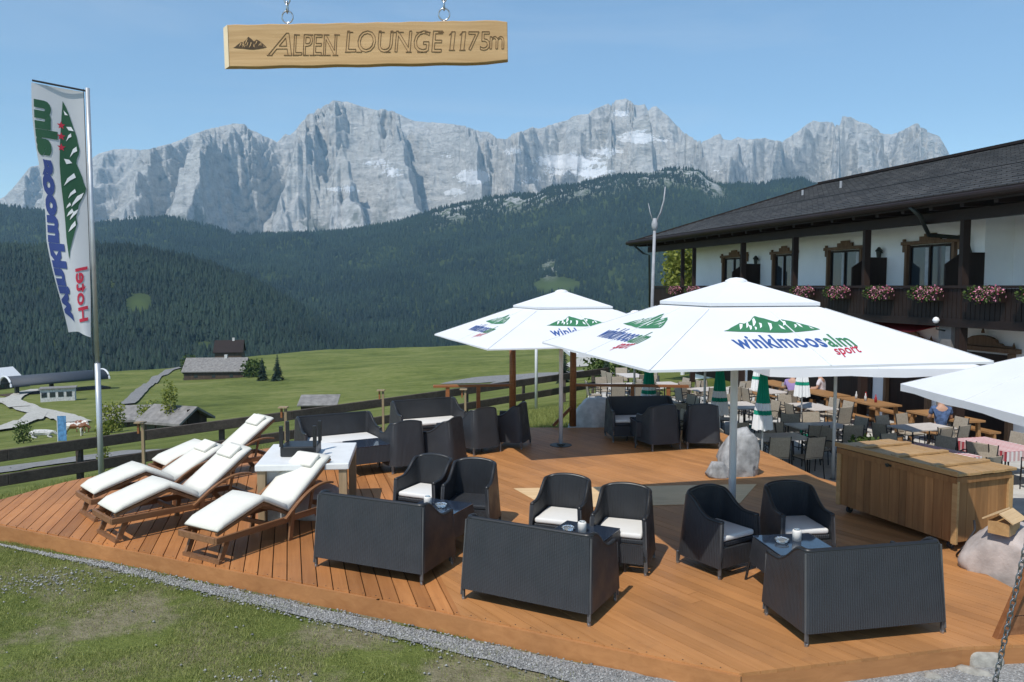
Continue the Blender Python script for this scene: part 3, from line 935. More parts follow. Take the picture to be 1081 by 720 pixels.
for k in range(8):
    a0 = PB[3].lerp(PB[0], k / 8); a1 = PB[2].lerp(PB[1], k / 8); b0 = PB[3].lerp(PB[0], (k + .96) / 8); b1 = PB[2].lerp(PB[1], (k + .96) / 8)
    ib.prism([(a0.x, a0.y), (a1.x, a1.y), (b1.x, b1.y), (b0.x, b0.y)], 0.002, 0.007)
o = ib.build('inlaid_boards', M['pale_board'], deck); o['label'] = 'pale sand-coloured strip of boards'
ub = MB(); ub.prism([(x, y) for x, y in DECK], -0.12, -0.034)
ub.build('joists', M['dark_under'], deck)
fb = MB()
for i in range(len(DK)):
    a, b = DK[i], DK[(i + 1) % len(DK)]
    d = (b - a).normalized(); nrm = Vector((d.y, -d.x, 0))
    c = (a + b) / 2
    deep = 0.21 if i in (0, 1, 2, 3) else 1.0
    lip = 0.0 if i in (0, 1) else 0.045
    rot = Matrix.Rotation(math.atan2(d.y, d.x), 3, 'Z')
    cc = c + nrm * (0.016 - (0.03 if lip else 0)); cc.z = -deep / 2 - 0.012 - lip * 0.42
    fb.box(cc, ((b - a).length + 0.03, 0.03, deep), rot)
o = fb.build('fascia', M['fascia'], deck)
# nail heads are left to the wood; two screw rows along the front edge
nb = MB()
for i in (0, 1):
    a, b = DK[i], DK[i + 1]; L = (b - a).length; d = (b - a).normalized(); nn = Vector((-d.y, d.x, 0))
    k = 0.1
    while k < L:
        p = a + d * k + nn * 0.03
        nb.lathe([(0.006, 0.0), (0.005, 0.003)], 6, (p.x, p.y, 0)); k += 0.15
nb.build('screws', M['black_leg'], deck)

# gravel strip and loose stones
gl = [G(-7.6, 10.35), G(-6.45, 9.85), G(-4.4, 8.92), G(-3.0, 8.25), G(-1.3, 7.42), G(0.2, 6.68), G(1.7, 5.95)]
strip('gravel_strip', [(p.x, p.y, w_) for p, w_ in zip(gl, (0.01, 0.01, 0.06, 0.17, 0.22, 0.3, 0.45))], 0.5, M['gravel'], 0.016, 'grey gravel strip along the front of the deck', 80)
gr = [G(1.5, 5.7), G(2.6, 5.85), G(3.7, 6.05), G(5.6, 6.3)]
strip('gravel_strip', [(p.x, p.y, w_) for p, w_ in zip(gr, (0.9, 1.3, 1.5, 1.6))], 1.0, M['gravel'], 0.02, 'grey gravel in front of the right side of the deck', 40)
def pebble_mesh(name, pts, label, mat, s0=0.006, s1=0.02):
    n = len(pts); rg = np.random.default_rng(3)
    oct_ = np.array([(1, 0, 0), (-1, 0, 0), (0, 1, 0), (0, -1, 0), (0, 0, 1), (0, 0, -1)], float)
    fc = np.array([(0, 2, 4), (2, 1, 4), (1, 3, 4), (3, 0, 4), (2, 0, 5), (1, 2, 5), (3, 1, 5), (0, 3, 5)])
    s = (s0 + (s1 - s0) * rg.random(n) ** 2)
    V = oct_[None] * (0.7 + 0.6 * rg.random((n, 6, 1)))
    a = rg.random(n) * 6.28; ca, sa = np.cos(a), np.sin(a)
    Vx = V[..., 0] * ca[:, None] - V[..., 1] * sa[:, None]; Vy = V[..., 0] * sa[:, None] + V[..., 1] * ca[:, None]
    V = np.stack([Vx * s[:, None], Vy * s[:, None] * 0.8, V[..., 2] * s[:, None] * 0.6], -1) + pts[:, None, :]
    Fc = (fc[None] + (np.arange(n) * 6)[:, None, None]).reshape(-1, 3)
    o = mesh_np(name, V.reshape(-1, 3), Fc, mat, rnd=np.repeat(rg.random(n), 8))
    return tag(o, label, None, None, 'stuff')
M['pebble'] = foliage('pebbles', (0.14, 0.14, 0.135), (0.38, 0.375, 0.36), 0.0)
pp = []
rgp = np.random.default_rng(8)
for pl, ws, cnt in ((gl, (0.02, 0.03, 0.14, 0.27, 0.3, 0.38, 0.52), 8500), (gr, (0.9, 1.3, 1.5, 1.6), 14000)):
    seg = [(pl[i + 1] - pl[i]).length for i in range(len(pl) - 1)]; tot = sum(seg)
    for k in range(cnt):
        s = rgp.random() * tot; i = 0
        while s > seg[i]: s -= seg[i]; i += 1
        p = pl[i].lerp(pl[i + 1], s / seg[i]); ww = ws[i] + (ws[i + 1] - ws[i]) * s / seg[i]
        d = (pl[i + 1] - pl[i]).normalized()
        q = p + Vector((-d.y, d.x, 0)) * float(np.clip(rgp.normal(0, 0.28), -0.62, 0.62)) * ww
        pp.append((q.x, q.y))
# thin scatter of stones in the grass
for k in range(350):
    q = G(rgp.uniform(-6.5, 4), rgp.uniform(5.4, 9.5)); pp.append((q.x, q.y))
for cx, cy, r_, c_ in ((-4.9, 8.6, 0.4, 260), (-5.3, 8.4, 0.3, 140), (-3.9, 8.9, 0.4, 260), (-2.1, 6.4, 0.25, 110), (3.2, 5.9, 0.5, 300)):
    for k in range(c_):
        q = G(cx + rgp.normal(0, r_), cy + rgp.normal(0, r_ * 0.5)); pp.append((q.x, q.y))
pp = np.array(pp)
def in_poly(x, y, poly):
    ins = np.zeros(len(x), bool); j = len(poly) - 1
    for i in range(len(poly)):
        xi, yi = poly[i]; xj, yj = poly[j]
        c = ((yi > y) != (yj > y)) & (x < (xj - xi) * (y - yi) / ((yj - yi) + 1e-12) + xi)
        ins ^= c; j = i
    return ins
cenx = np.mean([p[0] for p in DECK]); ceny = np.mean([p[1] for p in DECK])
DECKB = [(cenx + (x - cenx) * 1.012, ceny + (y - ceny) * 1.012) for x, y in DECK]
ok = ~in_poly(pp[:, 0], pp[:, 1], DECKB); pp = pp[ok]
pebble_mesh('pebbles', np.stack([pp[:, 0], pp[:, 1], gz(pp[:, 0], pp[:, 1]) + 0.018], -1), 'loose grey pebbles along the deck edge and in the grass', M['pebble'])

# ------------------------------------------------------------------ grass blades
def blades(name, x, y, h0, h1, wd, label, seed=1, lean=0.6, mat='blade'):
    rg = np.random.default_rng(seed); n = len(x)
    z = gz(x, y) - 0.005
    h = h0 + (h1 - h0) * rg.random(n) ** 1.5
    a = rg.random(n) * 6.28; ux, uy = np.cos(a), np.sin(a)
    la = rg.random(n) * 6.28; lx, ly = np.cos(la) * h * lean * rg.random(n), np.sin(la) * h * lean * rg.random(n)
    V = np.zeros((n, 5, 3))
    w_ = wd * (0.6 + 0.8 * rg.random(n))
    V[:, 0] = np.stack([x - ux * w_, y - uy * w_, z], -1); V[:, 1] = np.stack([x + ux * w_, y + uy * w_, z], -1)
    V[:, 2] = np.stack([x + ux * w_ * .7 + lx * .4, y + uy * w_ * .7 + ly * .4, z + h * .6], -1)
    V[:, 3] = np.stack([x - ux * w_ * .7 + lx * .4, y - uy * w_ * .7 + ly * .4, z + h * .6], -1)
    V[:, 4] = np.stack([x + lx, y + ly, z + h], -1)
    f = np.array([(0, 1, 2), (0, 2, 3), (3, 2, 4)])
    Fc = (f[None] + (np.arange(n) * 5)[:, None, None]).reshape(-1, 3)
    o = mesh_np(name, V.reshape(-1, 3), Fc, M[mat], rnd=np.repeat(rg.random(n), 3))
    return tag(o, label, None, None, 'stuff')
rgb = np.random.default_rng(21)
n = 900000
x = rgb.uniform(-7.5, 2.2, n); y = rgb.uniform(4.8, 12.5, n)
fl = [(p.x, p.y) for p in gl]
lim = np.interp(x, [p[0] for p in fl], [p[1] for p in fl]) + 0.58 - 1.0 * fbm(x * 1.5, y * 1.5, 3) * (x > -5.5)
nz = fbm(x * 1.1, y * 1.1, 4)
dens = np.clip((nz - 0.43) * 6, 0.12, 1) * np.clip(1.25 - (lim - y) / 5, 0.3, 1)
dens = np.maximum(dens, np.clip((-4.2 - x) / 1.5, 0, 1) * 0.9)
ok = (y < lim + rgb.normal(0, 0.08, n)) & (rgb.random(n) < dens) & (np.abs(x) < y * 0.68 + 0.3)
blades('lawn_grass', x[ok], y[ok], 0.012, 0.045, 0.0024, 'short patchy lawn in front of the deck', 2, 1.3)
# taller grass between the deck and the fence
n = 260000
x = rgb.uniform(-11.5, 5, n); y = rgb.uniform(10.5, 32, n)
D = (y - 27 - 1.15 * x) / 1.52
ok = (D > -8) & (D < 4) & ~in_poly(x, y, DECKB) & (np.abs(x) < y * 0.7) & ~((x > 2.2) & (y > 15)) & (y < 26 - np.abs(x) * .2)
blades('meadow_grass', x[ok], y[ok], 0.04, 0.16, 0.005, 'longer meadow grass between the deck and the fence', 4, 0.7)
# tufts along the edge of the deck at the right
n = 2600
c_ = rgb.integers(0, 14, n); cx = rgb.uniform(0.9, 4.6, 14); cy = rgb.uniform(5.5, 5.95, 14)
x = cx[c_] + rgb.normal(0, .07, n); y = cy[c_] + rgb.normal(0, .05, n)
blades('grass_tufts', x, y, 0.02, 0.08, 0.003, 'small green tufts growing through the gravel at right', 5, 0.9)

# ------------------------------------------------------------------ wicker furniture
def wicker_seat(name, wid, dep, hb, ha, hs, cushion, label, cat, group):
    """faces -Y in local space; origin on the floor at its middle"""
    root = empty(name, (0, 0, 0), 0, label, cat, group)
    zb, T = 0.115, 0.045
    # plan path from front-left round the back to front-right
    def path(n=44):
        pts = []
        hw, hd, rc = wid / 2, dep / 2, (0.05 if wid > 1 else 0.12)
        segs = []
        for k in range(11): segs.append((-hw, -hd + (dep - rc) * k / 10, 'L'))
        for k in range(1, 7):
            a = PI - PI / 2 * k / 7
            segs.append((-hw + rc + rc * math.cos(a), hd - rc + rc * math.sin(a), 'C'))
        nb_ = 10
        for k in range(nb_ + 1): segs.append((-hw + rc + (wid - 2 * rc) * k / nb_, hd, 'B'))
        for k in range(1, 7):
            a = PI / 2 - PI / 2 * k / 7
            segs.append((hw - rc + rc * math.cos(a), hd - rc + rc * math.sin(a), 'C'))
        for k in range(11): segs.append((hw, hd - rc - (dep - rc) * k / 10, 'R'))
        return segs
    S = path()
    def top_h(x, y):
        u = (y + dep / 2) / dep             # 0 front .. 1 back
        arch = 0.0 if wid > 1 else 0.045 * (1 - (2 * x / wid) ** 2) * max(0.0, 2 * u - 1)
        return ha + (hb - ha) * float(sst((u - 0.25) / 0.62)) + arch
    def taper(x, y, z, inset=0.0):
        q = (z - zb) / (hb - zb)
        kx = 1.0 - 0.13 * q * (0.62 / wid) if wid < 1 else 1.0 - 0.045 * q
        back = 0.075 * q
        fx = (x / (wid / 2)) * (wid / 2 - inset) * kx
        yy = y
        yb = dep / 2 - inset
        if y > 0: yy = y / (dep / 2) * yb - back * (y / (dep / 2))
        else: yy = y + 0.03 * q * (-y / (dep / 2))
        return (fx, yy, z)
    NV = 7
    m = MB(); uvs = []
    L = 0; Ls = []
    for i, p in enumerate(S):
        if i: L += math.hypot(p[0] - S[i - 1][0], p[1] - S[i - 1][1])
        Ls.append(L)
    nS = len(S)
    vo, vi = [], []
    for i, (x, y, _) in enumerate(S):
        h = top_h(x, y)
        for k in range(NV):
            z = zb + (h - zb) * k / (NV - 1)
            vo.append(taper(x, y, z))
        for k in range(NV):
            z0 = hs - 0.08
            z = z0 + (h - z0) * k / (NV - 1)
            vi.append(taper(x, y, z, T))
    V = vo + vi; off = len(vo)
    fs = []
    for i in range(nS - 1):
        for k in range(NV - 1):
            a = i * NV + k
            fs.append((a, a + NV, a + NV + 1, a + 1))
            fs.append((off + a, off + a + 1, off + a + NV + 1, off + a + NV))
        a = i * NV + NV - 1
        fs.append((a, a + NV, off + a + NV, off + a))
    for i in (0, nS - 1):      # arm fronts
        for k in range(NV - 1):
            a = i * NV + k
            fs.append((a, a + 1, off + a + 1, off + a))
    m.add(V, fs)
    o = m.build('shell', M['wicker'], root, smooth=True)
    me = o.data
    uv = me.uv_layers.new(name='UVMap')
    for p in me.polygons:
        for li in p.loop_indices:
            vi_ = me.loops[li].vertex_index
            j = vi_ if vi_ < off else vi_ - off
            uv.data[li].uv = (Ls[j // NV], me.vertices[vi_].co.z)
    try:
        e = o.modifiers.new('edge', 'EDGE_SPLIT'); e.split_angle = R(48)
    except Exception: pass
    # seat box and front apron
    s = MB()
    iw = wid - 2 * T - 0.012
    s.box((0, -0.01, hs - 0.03), (iw * 0.985, dep - 2 * T - 0.03, 0.05))
    s.build('seat', M['wicker'], root, uvbox=True, bevel=0.012)
    s = MB()
    s.box((0, -dep / 2 + 0.028, (zb + hs - 0.057) / 2), (wid - 2 * T - 0.004, 0.035, hs - 0.057 - zb))
    s.build('apron', M['wicker'], root, uvbox=True)
    s = MB()
    s.tube([taper(x, y, top_h(x, y), T / 2)[:2] + (top_h(x, y) + 0.004,) for x, y, _ in S], 0.024, 8)
    s.build('rim', M['black_leg'], root, smooth=True)
    for sx in (-1, 1):
        for sy in (-1, 1):
            fx, fy = sx * (wid / 2 - 0.03), sy * (dep / 2 - 0.035)
            l = MB(); l.bar((fx, fy, 0.012), (fx, fy, zb + 0.02), 0.026, 0.026)
            y_ = dep / 2 - 0.012 if sy > 0 else -dep / 2 + 0.004
            x_ = sx * (wid / 2 - 0.004)
            if wid < 1 and sy > 0: x_, y_ = sx * (wid / 2 - 0.04), dep / 2 - 0.036
            l.tube([(x_ * 0.985, y_ * 0.985, 0.05), taper(x_, y_, top_h(x_, y_) - 0.01)], 0.0095, 6)
            lg = l.build('leg', M['corner_tube'], root)
            l = MB(); l.lathe([(0.016, 0), (0.017, 0.02), (0.012, 0.03)], 8, (fx, fy, 0))
            l.build('foot', M['foot_metal'], lg)
    if cushion:
        c = MB()
        cw, cd = wid - 2 * T - 0.05, dep - 2 * T - 0.05
        c.box((0, -0.025, hs + 0.03), (cw, cd, 0.06))
        c.build('cushion', M['cushion'], root, bevel=0.024, bseg=4, smooth=True)
    return root
protos = {}
def seat(kind, xa, ya, face, cushion, label, z=0.0):
    """face: plan vector the seat looks along"""
    key = (kind, cushion)
    if kind == 'arm':
        args = ('wicker_armchair', 0.64, 0.66, 0.77, 0.58, 0.37, cushion)
        grp, cat = 'black wicker armchairs on the deck', 'armchair'
    else:
        args = ('wicker_loveseat', 1.36, 0.72, 0.78, 0.58, 0.37, cushion)
        grp, cat = 'black wicker loveseats on the deck', 'loveseat'
    p = G(xa, ya)
    rz = math.atan2(face[1], face[0]) + PI / 2
    if key not in protos:
        o = wicker_seat(*args, label, cat, grp); protos[key] = o
        o.location = (p.x, p.y, z); o.rotation_euler = (0, 0, rz)
        return o
    return dup(protos[key], (p.x, p.y, z), rz, label, grp)
# loveseats
seat('love', -1.37, 8.56, (0.40, 0.91), False, 'long wicker loveseat at front left, its back to the viewer, beside the front sunlounger')
seat('love', 0.26, 7.62, (0.47, 0.88), False, 'wicker loveseat seen from behind, in the middle of the front edge of the deck')
seat('love', 3.02, 7.08, (-0.20, 0.98), False, 'wicker loveseat seen from behind at the front right corner of the deck')
seat('love', -2.95, 13.55, (0.5, -0.86), True, 'cushioned wicker loveseat behind the pale slab table')
seat('love', -1.62, 15.35, (0.45, -0.89), True, 'cushioned wicker loveseat nearest the back railing, beside the rusty brown rail')
seat('love', 2.55, 15.7, (0.12, -0.99), True, 'cushioned wicker loveseat in the shade behind the far umbrella pole')
# armchairs
AC = [(-1.08, 10.15, (-0.42, -0.9), True, 'armchair with white cushion to the left of the uncushioned one'),
      (-0.5, 9.9, (-0.22, -0.97), False, 'bare armchair without cushion facing the front left loveseat'),
      (0.58, 9.05, (-0.35, -0.94), True, 'armchair with white cushion standing on the pale board strip'),
      (1.2, 8.62, (-0.32, -0.95), True, 'armchair with white cushion at the edge of the umbrella shadow, right of another'),
      (2.2, 8.55, (0.55, -0.83), True, 'shaded armchair with cushion turned towards the glass table'),
      (3.08, 8.72, (0.12, -1.0), True, 'shaded armchair with cushion in front of the near umbrella pole, right one of two'),
      (-1.8, 13.1, (-0.5, 0.86), False, 'armchair seen from behind, facing the loveseat behind the slab table'),
      (-1.15, 13.35, (-0.85, 0.35), False, 'armchair turned sideways between two groups at the back left'),
      (-0.62, 14.5, (-0.6, 0.8), False, 'armchair seen from behind, left one of the pair before the railing post'),
      (-0.02, 15.0, (-0.93, 0.3), False, 'armchair beside the edge of the rear umbrella shadow, right one of its pair'),
      (2.72, 14.85, (-0.35, 0.94), False, 'shaded armchair seen from behind in front of the rear cushioned loveseat'),
      (3.55, 14.95, (0.1, 1.0), False, 'shaded armchair seen from behind beside the grey standing stone')]
for a in AC: seat('arm', a[0], a[1], a[2], a[3], a[4])

def side_table(label, xa, ya, rz, h=0.47, sz=0.62):
    p = G(xa, ya)
    root = empty('glass_table', (p.x, p.y, 0), rz, label, 'table', 'low wicker tables with dark glass tops')
    if 'tab' in protos: bpy.data.objects.remove(root); return dup(protos['tab'], (p.x, p.y, 0), rz, label)
    m = MB(); a = sz / 2
    vs = [(sx * a * 0.97, sy * a * 0.97, h - 0.012) for sx, sy in ((-1, -1), (1, -1), (1, 1), (-1, 1))] + [(sx * a * 1.06, sy * a * 1.06, 0.2) for sx, sy in ((-1, -1), (1, -1), (1, 1), (-1, 1))]
    m.add(vs, [(0, 1, 2, 3), (0, 4, 5, 1), (1, 5, 6, 2), (2, 6, 7, 3), (3, 7, 4, 0)])
    m.build('skirt', M['wicker'], root, uvbox=True)
    g = MB(); g.box((0, 0, h - 0.003), (sz * 0.98, sz * 0.98, 0.012)); g.build('glass_top', M['table_glass'], root, bevel=0.003)
    for sx in (-1, 1):
        for sy in (-1, 1):
            l = MB(); l.tube([(sx * a * 1.02, sy * a * 1.02, 0.24), (sx * a * 1.12, sy * a * 1.12, 0.0)], 0.014, 8)
            l.build('leg', M['black_leg'], root)
    protos['tab'] = root
    return root
side_table('low glass-topped table between the front left loveseat and its armchairs', -0.85, 9.15, R(-24))
side_table('low glass-topped table behind the middle loveseat', 0.72, 8.22, R(-28))
side_table('low glass-topped table at the right loveseat, reflecting blue sky', 2.78, 7.85, R(8))
side_table('low glass-topped table in front of the loveseat behind the slab table', -2.35, 12.9, R(30))
side_table('low glass-topped table in front of the loveseat by the railing', -1.0, 14.6, R(25))
side_table('low glass-topped table in the shade between the rear loveseat and armchairs', 2.6, 15.25 - 0.1, R(5), 0.47)
def candle_jar(label, p, s=1.0):
    root = empty('candle_jar', p, 0, label, 'candle', 'candles on the low tables')
    m = MB(); m.lathe([(0.043 * s, 0), (0.045 * s, 0.09 * s), (0.04 * s, 0.105 * s)], 16); m.build('jar', M['candle'], root, smooth=True)
    m = MB(); m.lathe([(0.03 * s, 0.107 * s), (0.028 * s, 0.115 * s)], 12); m.build('rim', M['clear_glass'], root)
    return root
def ashtray(label, p):
    o = MB().lathe([(0.05, 0), (0.07, 0.035), (0.062, 0.035), (0.045, 0.012)], 18).build('ashtray', M['clear_glass'], smooth=True)
    o.location = p
    return tag(o, label, 'ashtray', 'glass ashtrays on the low tables')
for (xa, ya, dx, dy, lb) in ((0.72, 8.22, 0.0, 0.0, 'white candle in a jar on the table behind the middle loveseat'), (2.78, 7.85, 0.05, 0.1, 'white candle in a jar on the table by the right loveseat'),
                         (-0.85, 9.15, -0.12, 0.05, 'white candle in a jar on the table behind the front left loveseat')):
    p = G(xa, ya); candle_jar(lb, (p.x + dx, p.y + dy, 0.474))
for (xa, ya, dx, dy, lb) in ((-0.85, 9.15, 0.04, 0.0, 'round glass ashtray on the table behind the front left loveseat'), (2.78, 7.85, -0.12, 0.04, 'round glass ashtray beside the candle by the right loveseat'),
                         (0.72, 8.22, -0.14, 0.06, 'round glass ashtray beside the candle behind the middle loveseat')):
    p = G(xa, ya); ashtray(lb, (p.x + dx, p.y + dy, 0.474))

# ------------------------------------------------------------------ sun loungers
def lounger_proto(back_z):
    """foot end at origin, head towards +Y"""
    root = empty('sun_lounger')
    W2 = 0.275
    prof = [(0.0, 0.33), (0.64, 0.52), (1.02, 0.31), (1.74, back_z)]
    # mattress
    def mattress(prof, th, hw, nseg=6):
        m = MB(); rows = []
        pts = []
        for (a, b) in zip(prof, prof[1:]):
            for k in range(nseg): pts.append((a[0] + (b[0] - a[0]) * k / nseg, a[1] + (b[1] - a[1]) * k / nseg))
        pts.append(prof[-1])
        for i, (y, z) in enumerate(pts):
            a = pts[max(0, i - 1)]; b = pts[min(len(pts) - 1, i + 1)]
            d = Vector((b[0] - a[0], b[1] - a[1])).normalized(); n = Vector((-d.y, d.x))
            e = 0.45 if i in (0, len(pts) - 1) else 1.0
            ring = []
            for (sx, sz) in ((-1, .0), (-.985, .5), (-.93, .95), (-.5, 1.03), (0, 1.05), (.5, 1.03), (.93, .95), (.985, .5), (1, .0), (.93, -.0), (-.93, -.0)):
                q = sz * th * e + 0.02
                ring.append((sx * hw, y + n.x * q, z + n.y * q))
            rows.append(ring)
        K = len(rows[0])
        m.add([p for r_ in rows for p in r_], [(i * K + k, i * K + (k + 1) % K, (i + 1) * K + (k + 1) % K, (i + 1) * K + k) for i in range(len(rows) - 1) for k in range(K)] +
              [tuple(range(K)), tuple((len(rows) - 1) * K + k for k in range(K))])
        return m
    mattress(prof, 0.065, W2).build('mattress', M['lounger_cloth'], root, smooth=True)
    a, b = prof[2], prof[3]
    f0, f1 = 0.70, 0.93
    n = Vector((-(b[1] - a[1]), b[0] - a[0])).normalized()
    P = lambda f, h: (a[0] + (b[0] - a[0]) * f + n.x * h, a[1] + (b[1] - a[1]) * f + n.y * h)
    m = MB()
    c = P((f0 + f1) / 2, 0.107); d = Vector((b[0] - a[0], b[1] - a[1])).normalized()
    rot = Matrix(((1, 0, 0), (0, d.x, -d.y), (0, d.y, d.x)))
    m.box((0, c[0], c[1]), (0.38, 0.21, 0.05), rot)
    m.build('pillow', M['lounger_cloth'], root, bevel=0.022, bseg=4, smooth=True)
    # slatted support following the mattress
    s = MB()
    for (p, q) in zip(prof, prof[1:]):
        for sx in (-1, 1):
            s.bar((sx * (W2 - 0.03), p[0], p[1] - 0.015), (sx * (W2 - 0.03), q[0], q[1] - 0.015), 0.035, 0.035)
        L = math.hypot(q[0] - p[0], q[1] - p[1]); k = 0.05
        while k < L:
            f = k / L
            s.box((0, p[0] + (q[0] - p[0]) * f, p[1] + (q[1] - p[1]) * f - 0.006), (2 * W2 - 0.09, 0.05, 0.014), Matrix.Rotation(math.atan2(q[1] - p[1], q[0] - p[0]), 3, 'X'))
            k += 0.09
    s.build('slatted_bed', M['lounger_wood'], root)
    fr = MB()
    for sx in (-1, 1):
        fr.bar((sx * (W2 + 0.03), -0.06, 0.265), (sx * (W2 + 0.03), 1.72, 0.245), 0.035, 0.07)
    fr.bar((-(W2 + 0.012), -0.045, 0.265), (W2 + 0.012, -0.045, 0.265), 0.035, 0.07)
    fr.bar((-(W2 + 0.012), 1.70, 0.245), (W2 + 0.012, 1.70, 0.245), 0.035, 0.06)
    fr.bar((-(W2 + 0.012), 0.72, 0.25), (W2 + 0.012, 0.72, 0.25), 0.035, 0.05)
    fr.build('frame', M['lounger_wood'], root, bevel=0.005)
    for sx in (-1, 1):
        l = MB(); l.bar((sx * (W2 + 0.0), 0.12, 0.25), (sx * (W2 + 0.0), 0.02, 0.03), 0.035, 0.06, (0, 1, 0)); l.build('leg', M['lounger_wood'], root)
        l = MB(); l.bar((sx * (W2 + 0.055), 1.02, 0.34), (sx * (W2 + 0.055), 0.97, 0.0), 0.03, 0.055, (0, 1, 0)); l.build('leg', M['lounger_wood'], root)
        l = MB(); l.bar((sx * (W2 + 0.0), 1.45, 0.23), (sx * (W2 + 0.0), 1.62, 0.0), 0.035, 0.06, (0, 1, 0)); l.build('leg', M['lounger_wood'], root)
        arc = []
        for k in range(13):
            t_ = k / 12
            arc.append((sx * (W2 + 0.06), 0.9 + 0.78 * t_, 0.27 + 0.30 * math.sin(t_ * PI * 0.62) + 0.0 * t_))
        am = MB()
        for p, q in zip(arc, arc[1:]): am.bar(p, (q[0], q[1] + 0.004, q[2]), 0.045, 0.024)
        am.build('armrest', M['lounger_wood'], root)
    for sx in (-1, 1):
        pr = MB(); pr.bar((sx * 0.2, 1.42, 0.24), (sx * 0.2, 1.52, back_z - 0.19), 0.025, 0.03, (0, 1, 0)); pr.build('prop', M['lounger_wood'], root)
    bb = MB(); bb.bar((-(W2 + 0.03), -0.0, 0.02), (W2 + 0.03, -0.0, 0.02), 0.045, 0.04); bb.build('foot_rail', M['lounger_wood'], root)
    return root
LP = lounger_proto(0.84); LQ = lounger_proto(0.70)
LL = [(LP, (-3.40, 8.74), 31, 'sunlounger nearest the front edge, white mattress, beside the front left loveseat'),
      (LP, (-4.82, 9.50), 44, 'sunlounger with white mattress, second from the front edge of the deck'),
      (LQ, (-5.5, 10.35), 46, 'sunlounger with its back laid lower, closest to the flagpole'),
      (LP, (-5.28, 11.95), 46, 'sunlounger farthest back, its raised back in front of the dark fence')]
used = set()
for pr, (xa, ya), deg, lb in LL:
    p = G(xa, ya)
    if pr.name in used: o = copy_tree(pr)
    else: o = pr; used.add(pr.name)
    o.location = (p.x, p.y, 0.0); o.rotation_euler = (0, 0, R(-deg))
    tag(o, lb, 'sun lounger', 'sun loungers on the left of the deck')

# ------------------------------------------------------------------ slab table with rocks below
def rock_obj(name, loc, dims, seed, mat, label=None, cat='boulder', parent=None, rough=0.35, group=None, sub=4, rz=0.0):
    bm = bmesh.new()
    bmesh.ops.create_icosphere(bm, subdivisions=sub, radius=1.0)
    rs = np.random.default_rng(seed); ox, oy, oz = rs.random(3) * 50
    co = np.array([v.co[:] for v in bm.verts])
    nn = fbm(co[:, 0] * 1.3 + ox + co[:, 2], co[:, 1] * 1.3 + oy, 4) - 0.5
    n2 = ridged(co[:, 0] * 2.6 + oz, co[:, 1] * 2.0 + co[:, 2] * 2.6, 4) - 0.5
    q = np.sign(co) * np.abs(co) ** 0.8
    q = q * (1 + rough * nn + rough * 0.45 * n2)[:, None]
    for _ in range(16 if sub > 3 else 3):       # broken faces
        pn = rs.normal(size=3); pn /= np.linalg.norm(pn); pn[2] = abs(pn[2]) * 0.8
        dd = np.maximum(0, q @ pn - rs.uniform(0.62, 0.85))
        q = q - dd[:, None] * pn[None] * 0.92
    q = q * (1 + 0.10 * (ridged(co[:, 0] * 6 + ox, co[:, 1] * 6 + co[:, 2] * 5, 3) - 0.5))[:, None]
    for v, c in zip(bm.verts, q): v.co = (c[0] * dims[0] / 2, c[1] * dims[1] / 2, max(c[2], -0.85) * dims[2] / 2 + dims[2] * 0.40)
    me = bpy.data.meshes.new(name); bm.to_mesh(me); bm.free()
    me.polygons.foreach_set('use_smooth', [True] * len(me.polygons))
    me.materials.append(mat)
    o = bpy.data.objects.new(name, me); col.objects.link(o)
    if parent: o.parent = parent
    o.location = loc; o.rotation_euler = (0, 0, rz)
    if label: tag(o, label, cat, group)
    return o
c = at_z(327, 478, 0.78)
tb = empty('slab_table', (c.x, c.y, 0), R(6), 'pale stone slab table on timber legs behind the front sunlounger', 'table')
m = MB()
m.add([(-0.57, -0.7, 0.70), (0.58, -0.7, 0.70), (0.56, 0.66, 0.70), (-0.6, 0.66, 0.70), (-0.57, -0.7, 0.78), (0.58, -0.7, 0.78), (0.56, 0.66, 0.78), (-0.6, 0.66, 0.78)],
      [(3, 2, 1, 0), (4, 5, 6, 7), (0, 1, 5, 4), (1, 2, 6, 5), (2, 3, 7, 6), (3, 0, 4, 7)])
m.build('table_top', M['slab'], tb, bevel=0.012)
for sx, sy in ((-1, -1), (1, -1), (1, 1), (-1, 1)):
    l = MB(); l.box((sx * 0.5, sy * 0.62, 0.355), (0.1, 0.1, 0.71)); l.build('leg', M['post_wood'], tb, bevel=0.006)
l = MB(); l.box((-0.36, -0.48, 0.35), (0.26, 0.16, 0.69)); l.build('stone_pier', M['rock_pale'], tb, bevel=0.02)
rock_obj('boulder', (c.x + 0.12, c.y - 0.2, 0.0), (0.72, 0.7, 0.5), 5, M['rock_pink'], 'pinkish boulder lying under the slab table')
p1 = at_z(318, 479, 0.78)
st_ = empty('upturned_stool', (p1.x, p1.y, 0.781), R(4), 'black low stool standing upside down on the pale slab table', 'stool')
m = MB(); m.box((0, 0, 0.07), (0.46, 0.42, 0.13)); m.build('seat', M['black_leg'], st_, bevel=0.012)
for sx, sy in ((-1, -1), (1, -1), (1, 1), (-1, 1)):
    l = MB(); l.box((sx * 0.215, sy * 0.195, 0.27), (0.045, 0.045, 0.27)); l.build('leg', M['black_leg'], st_, bevel=0.003)

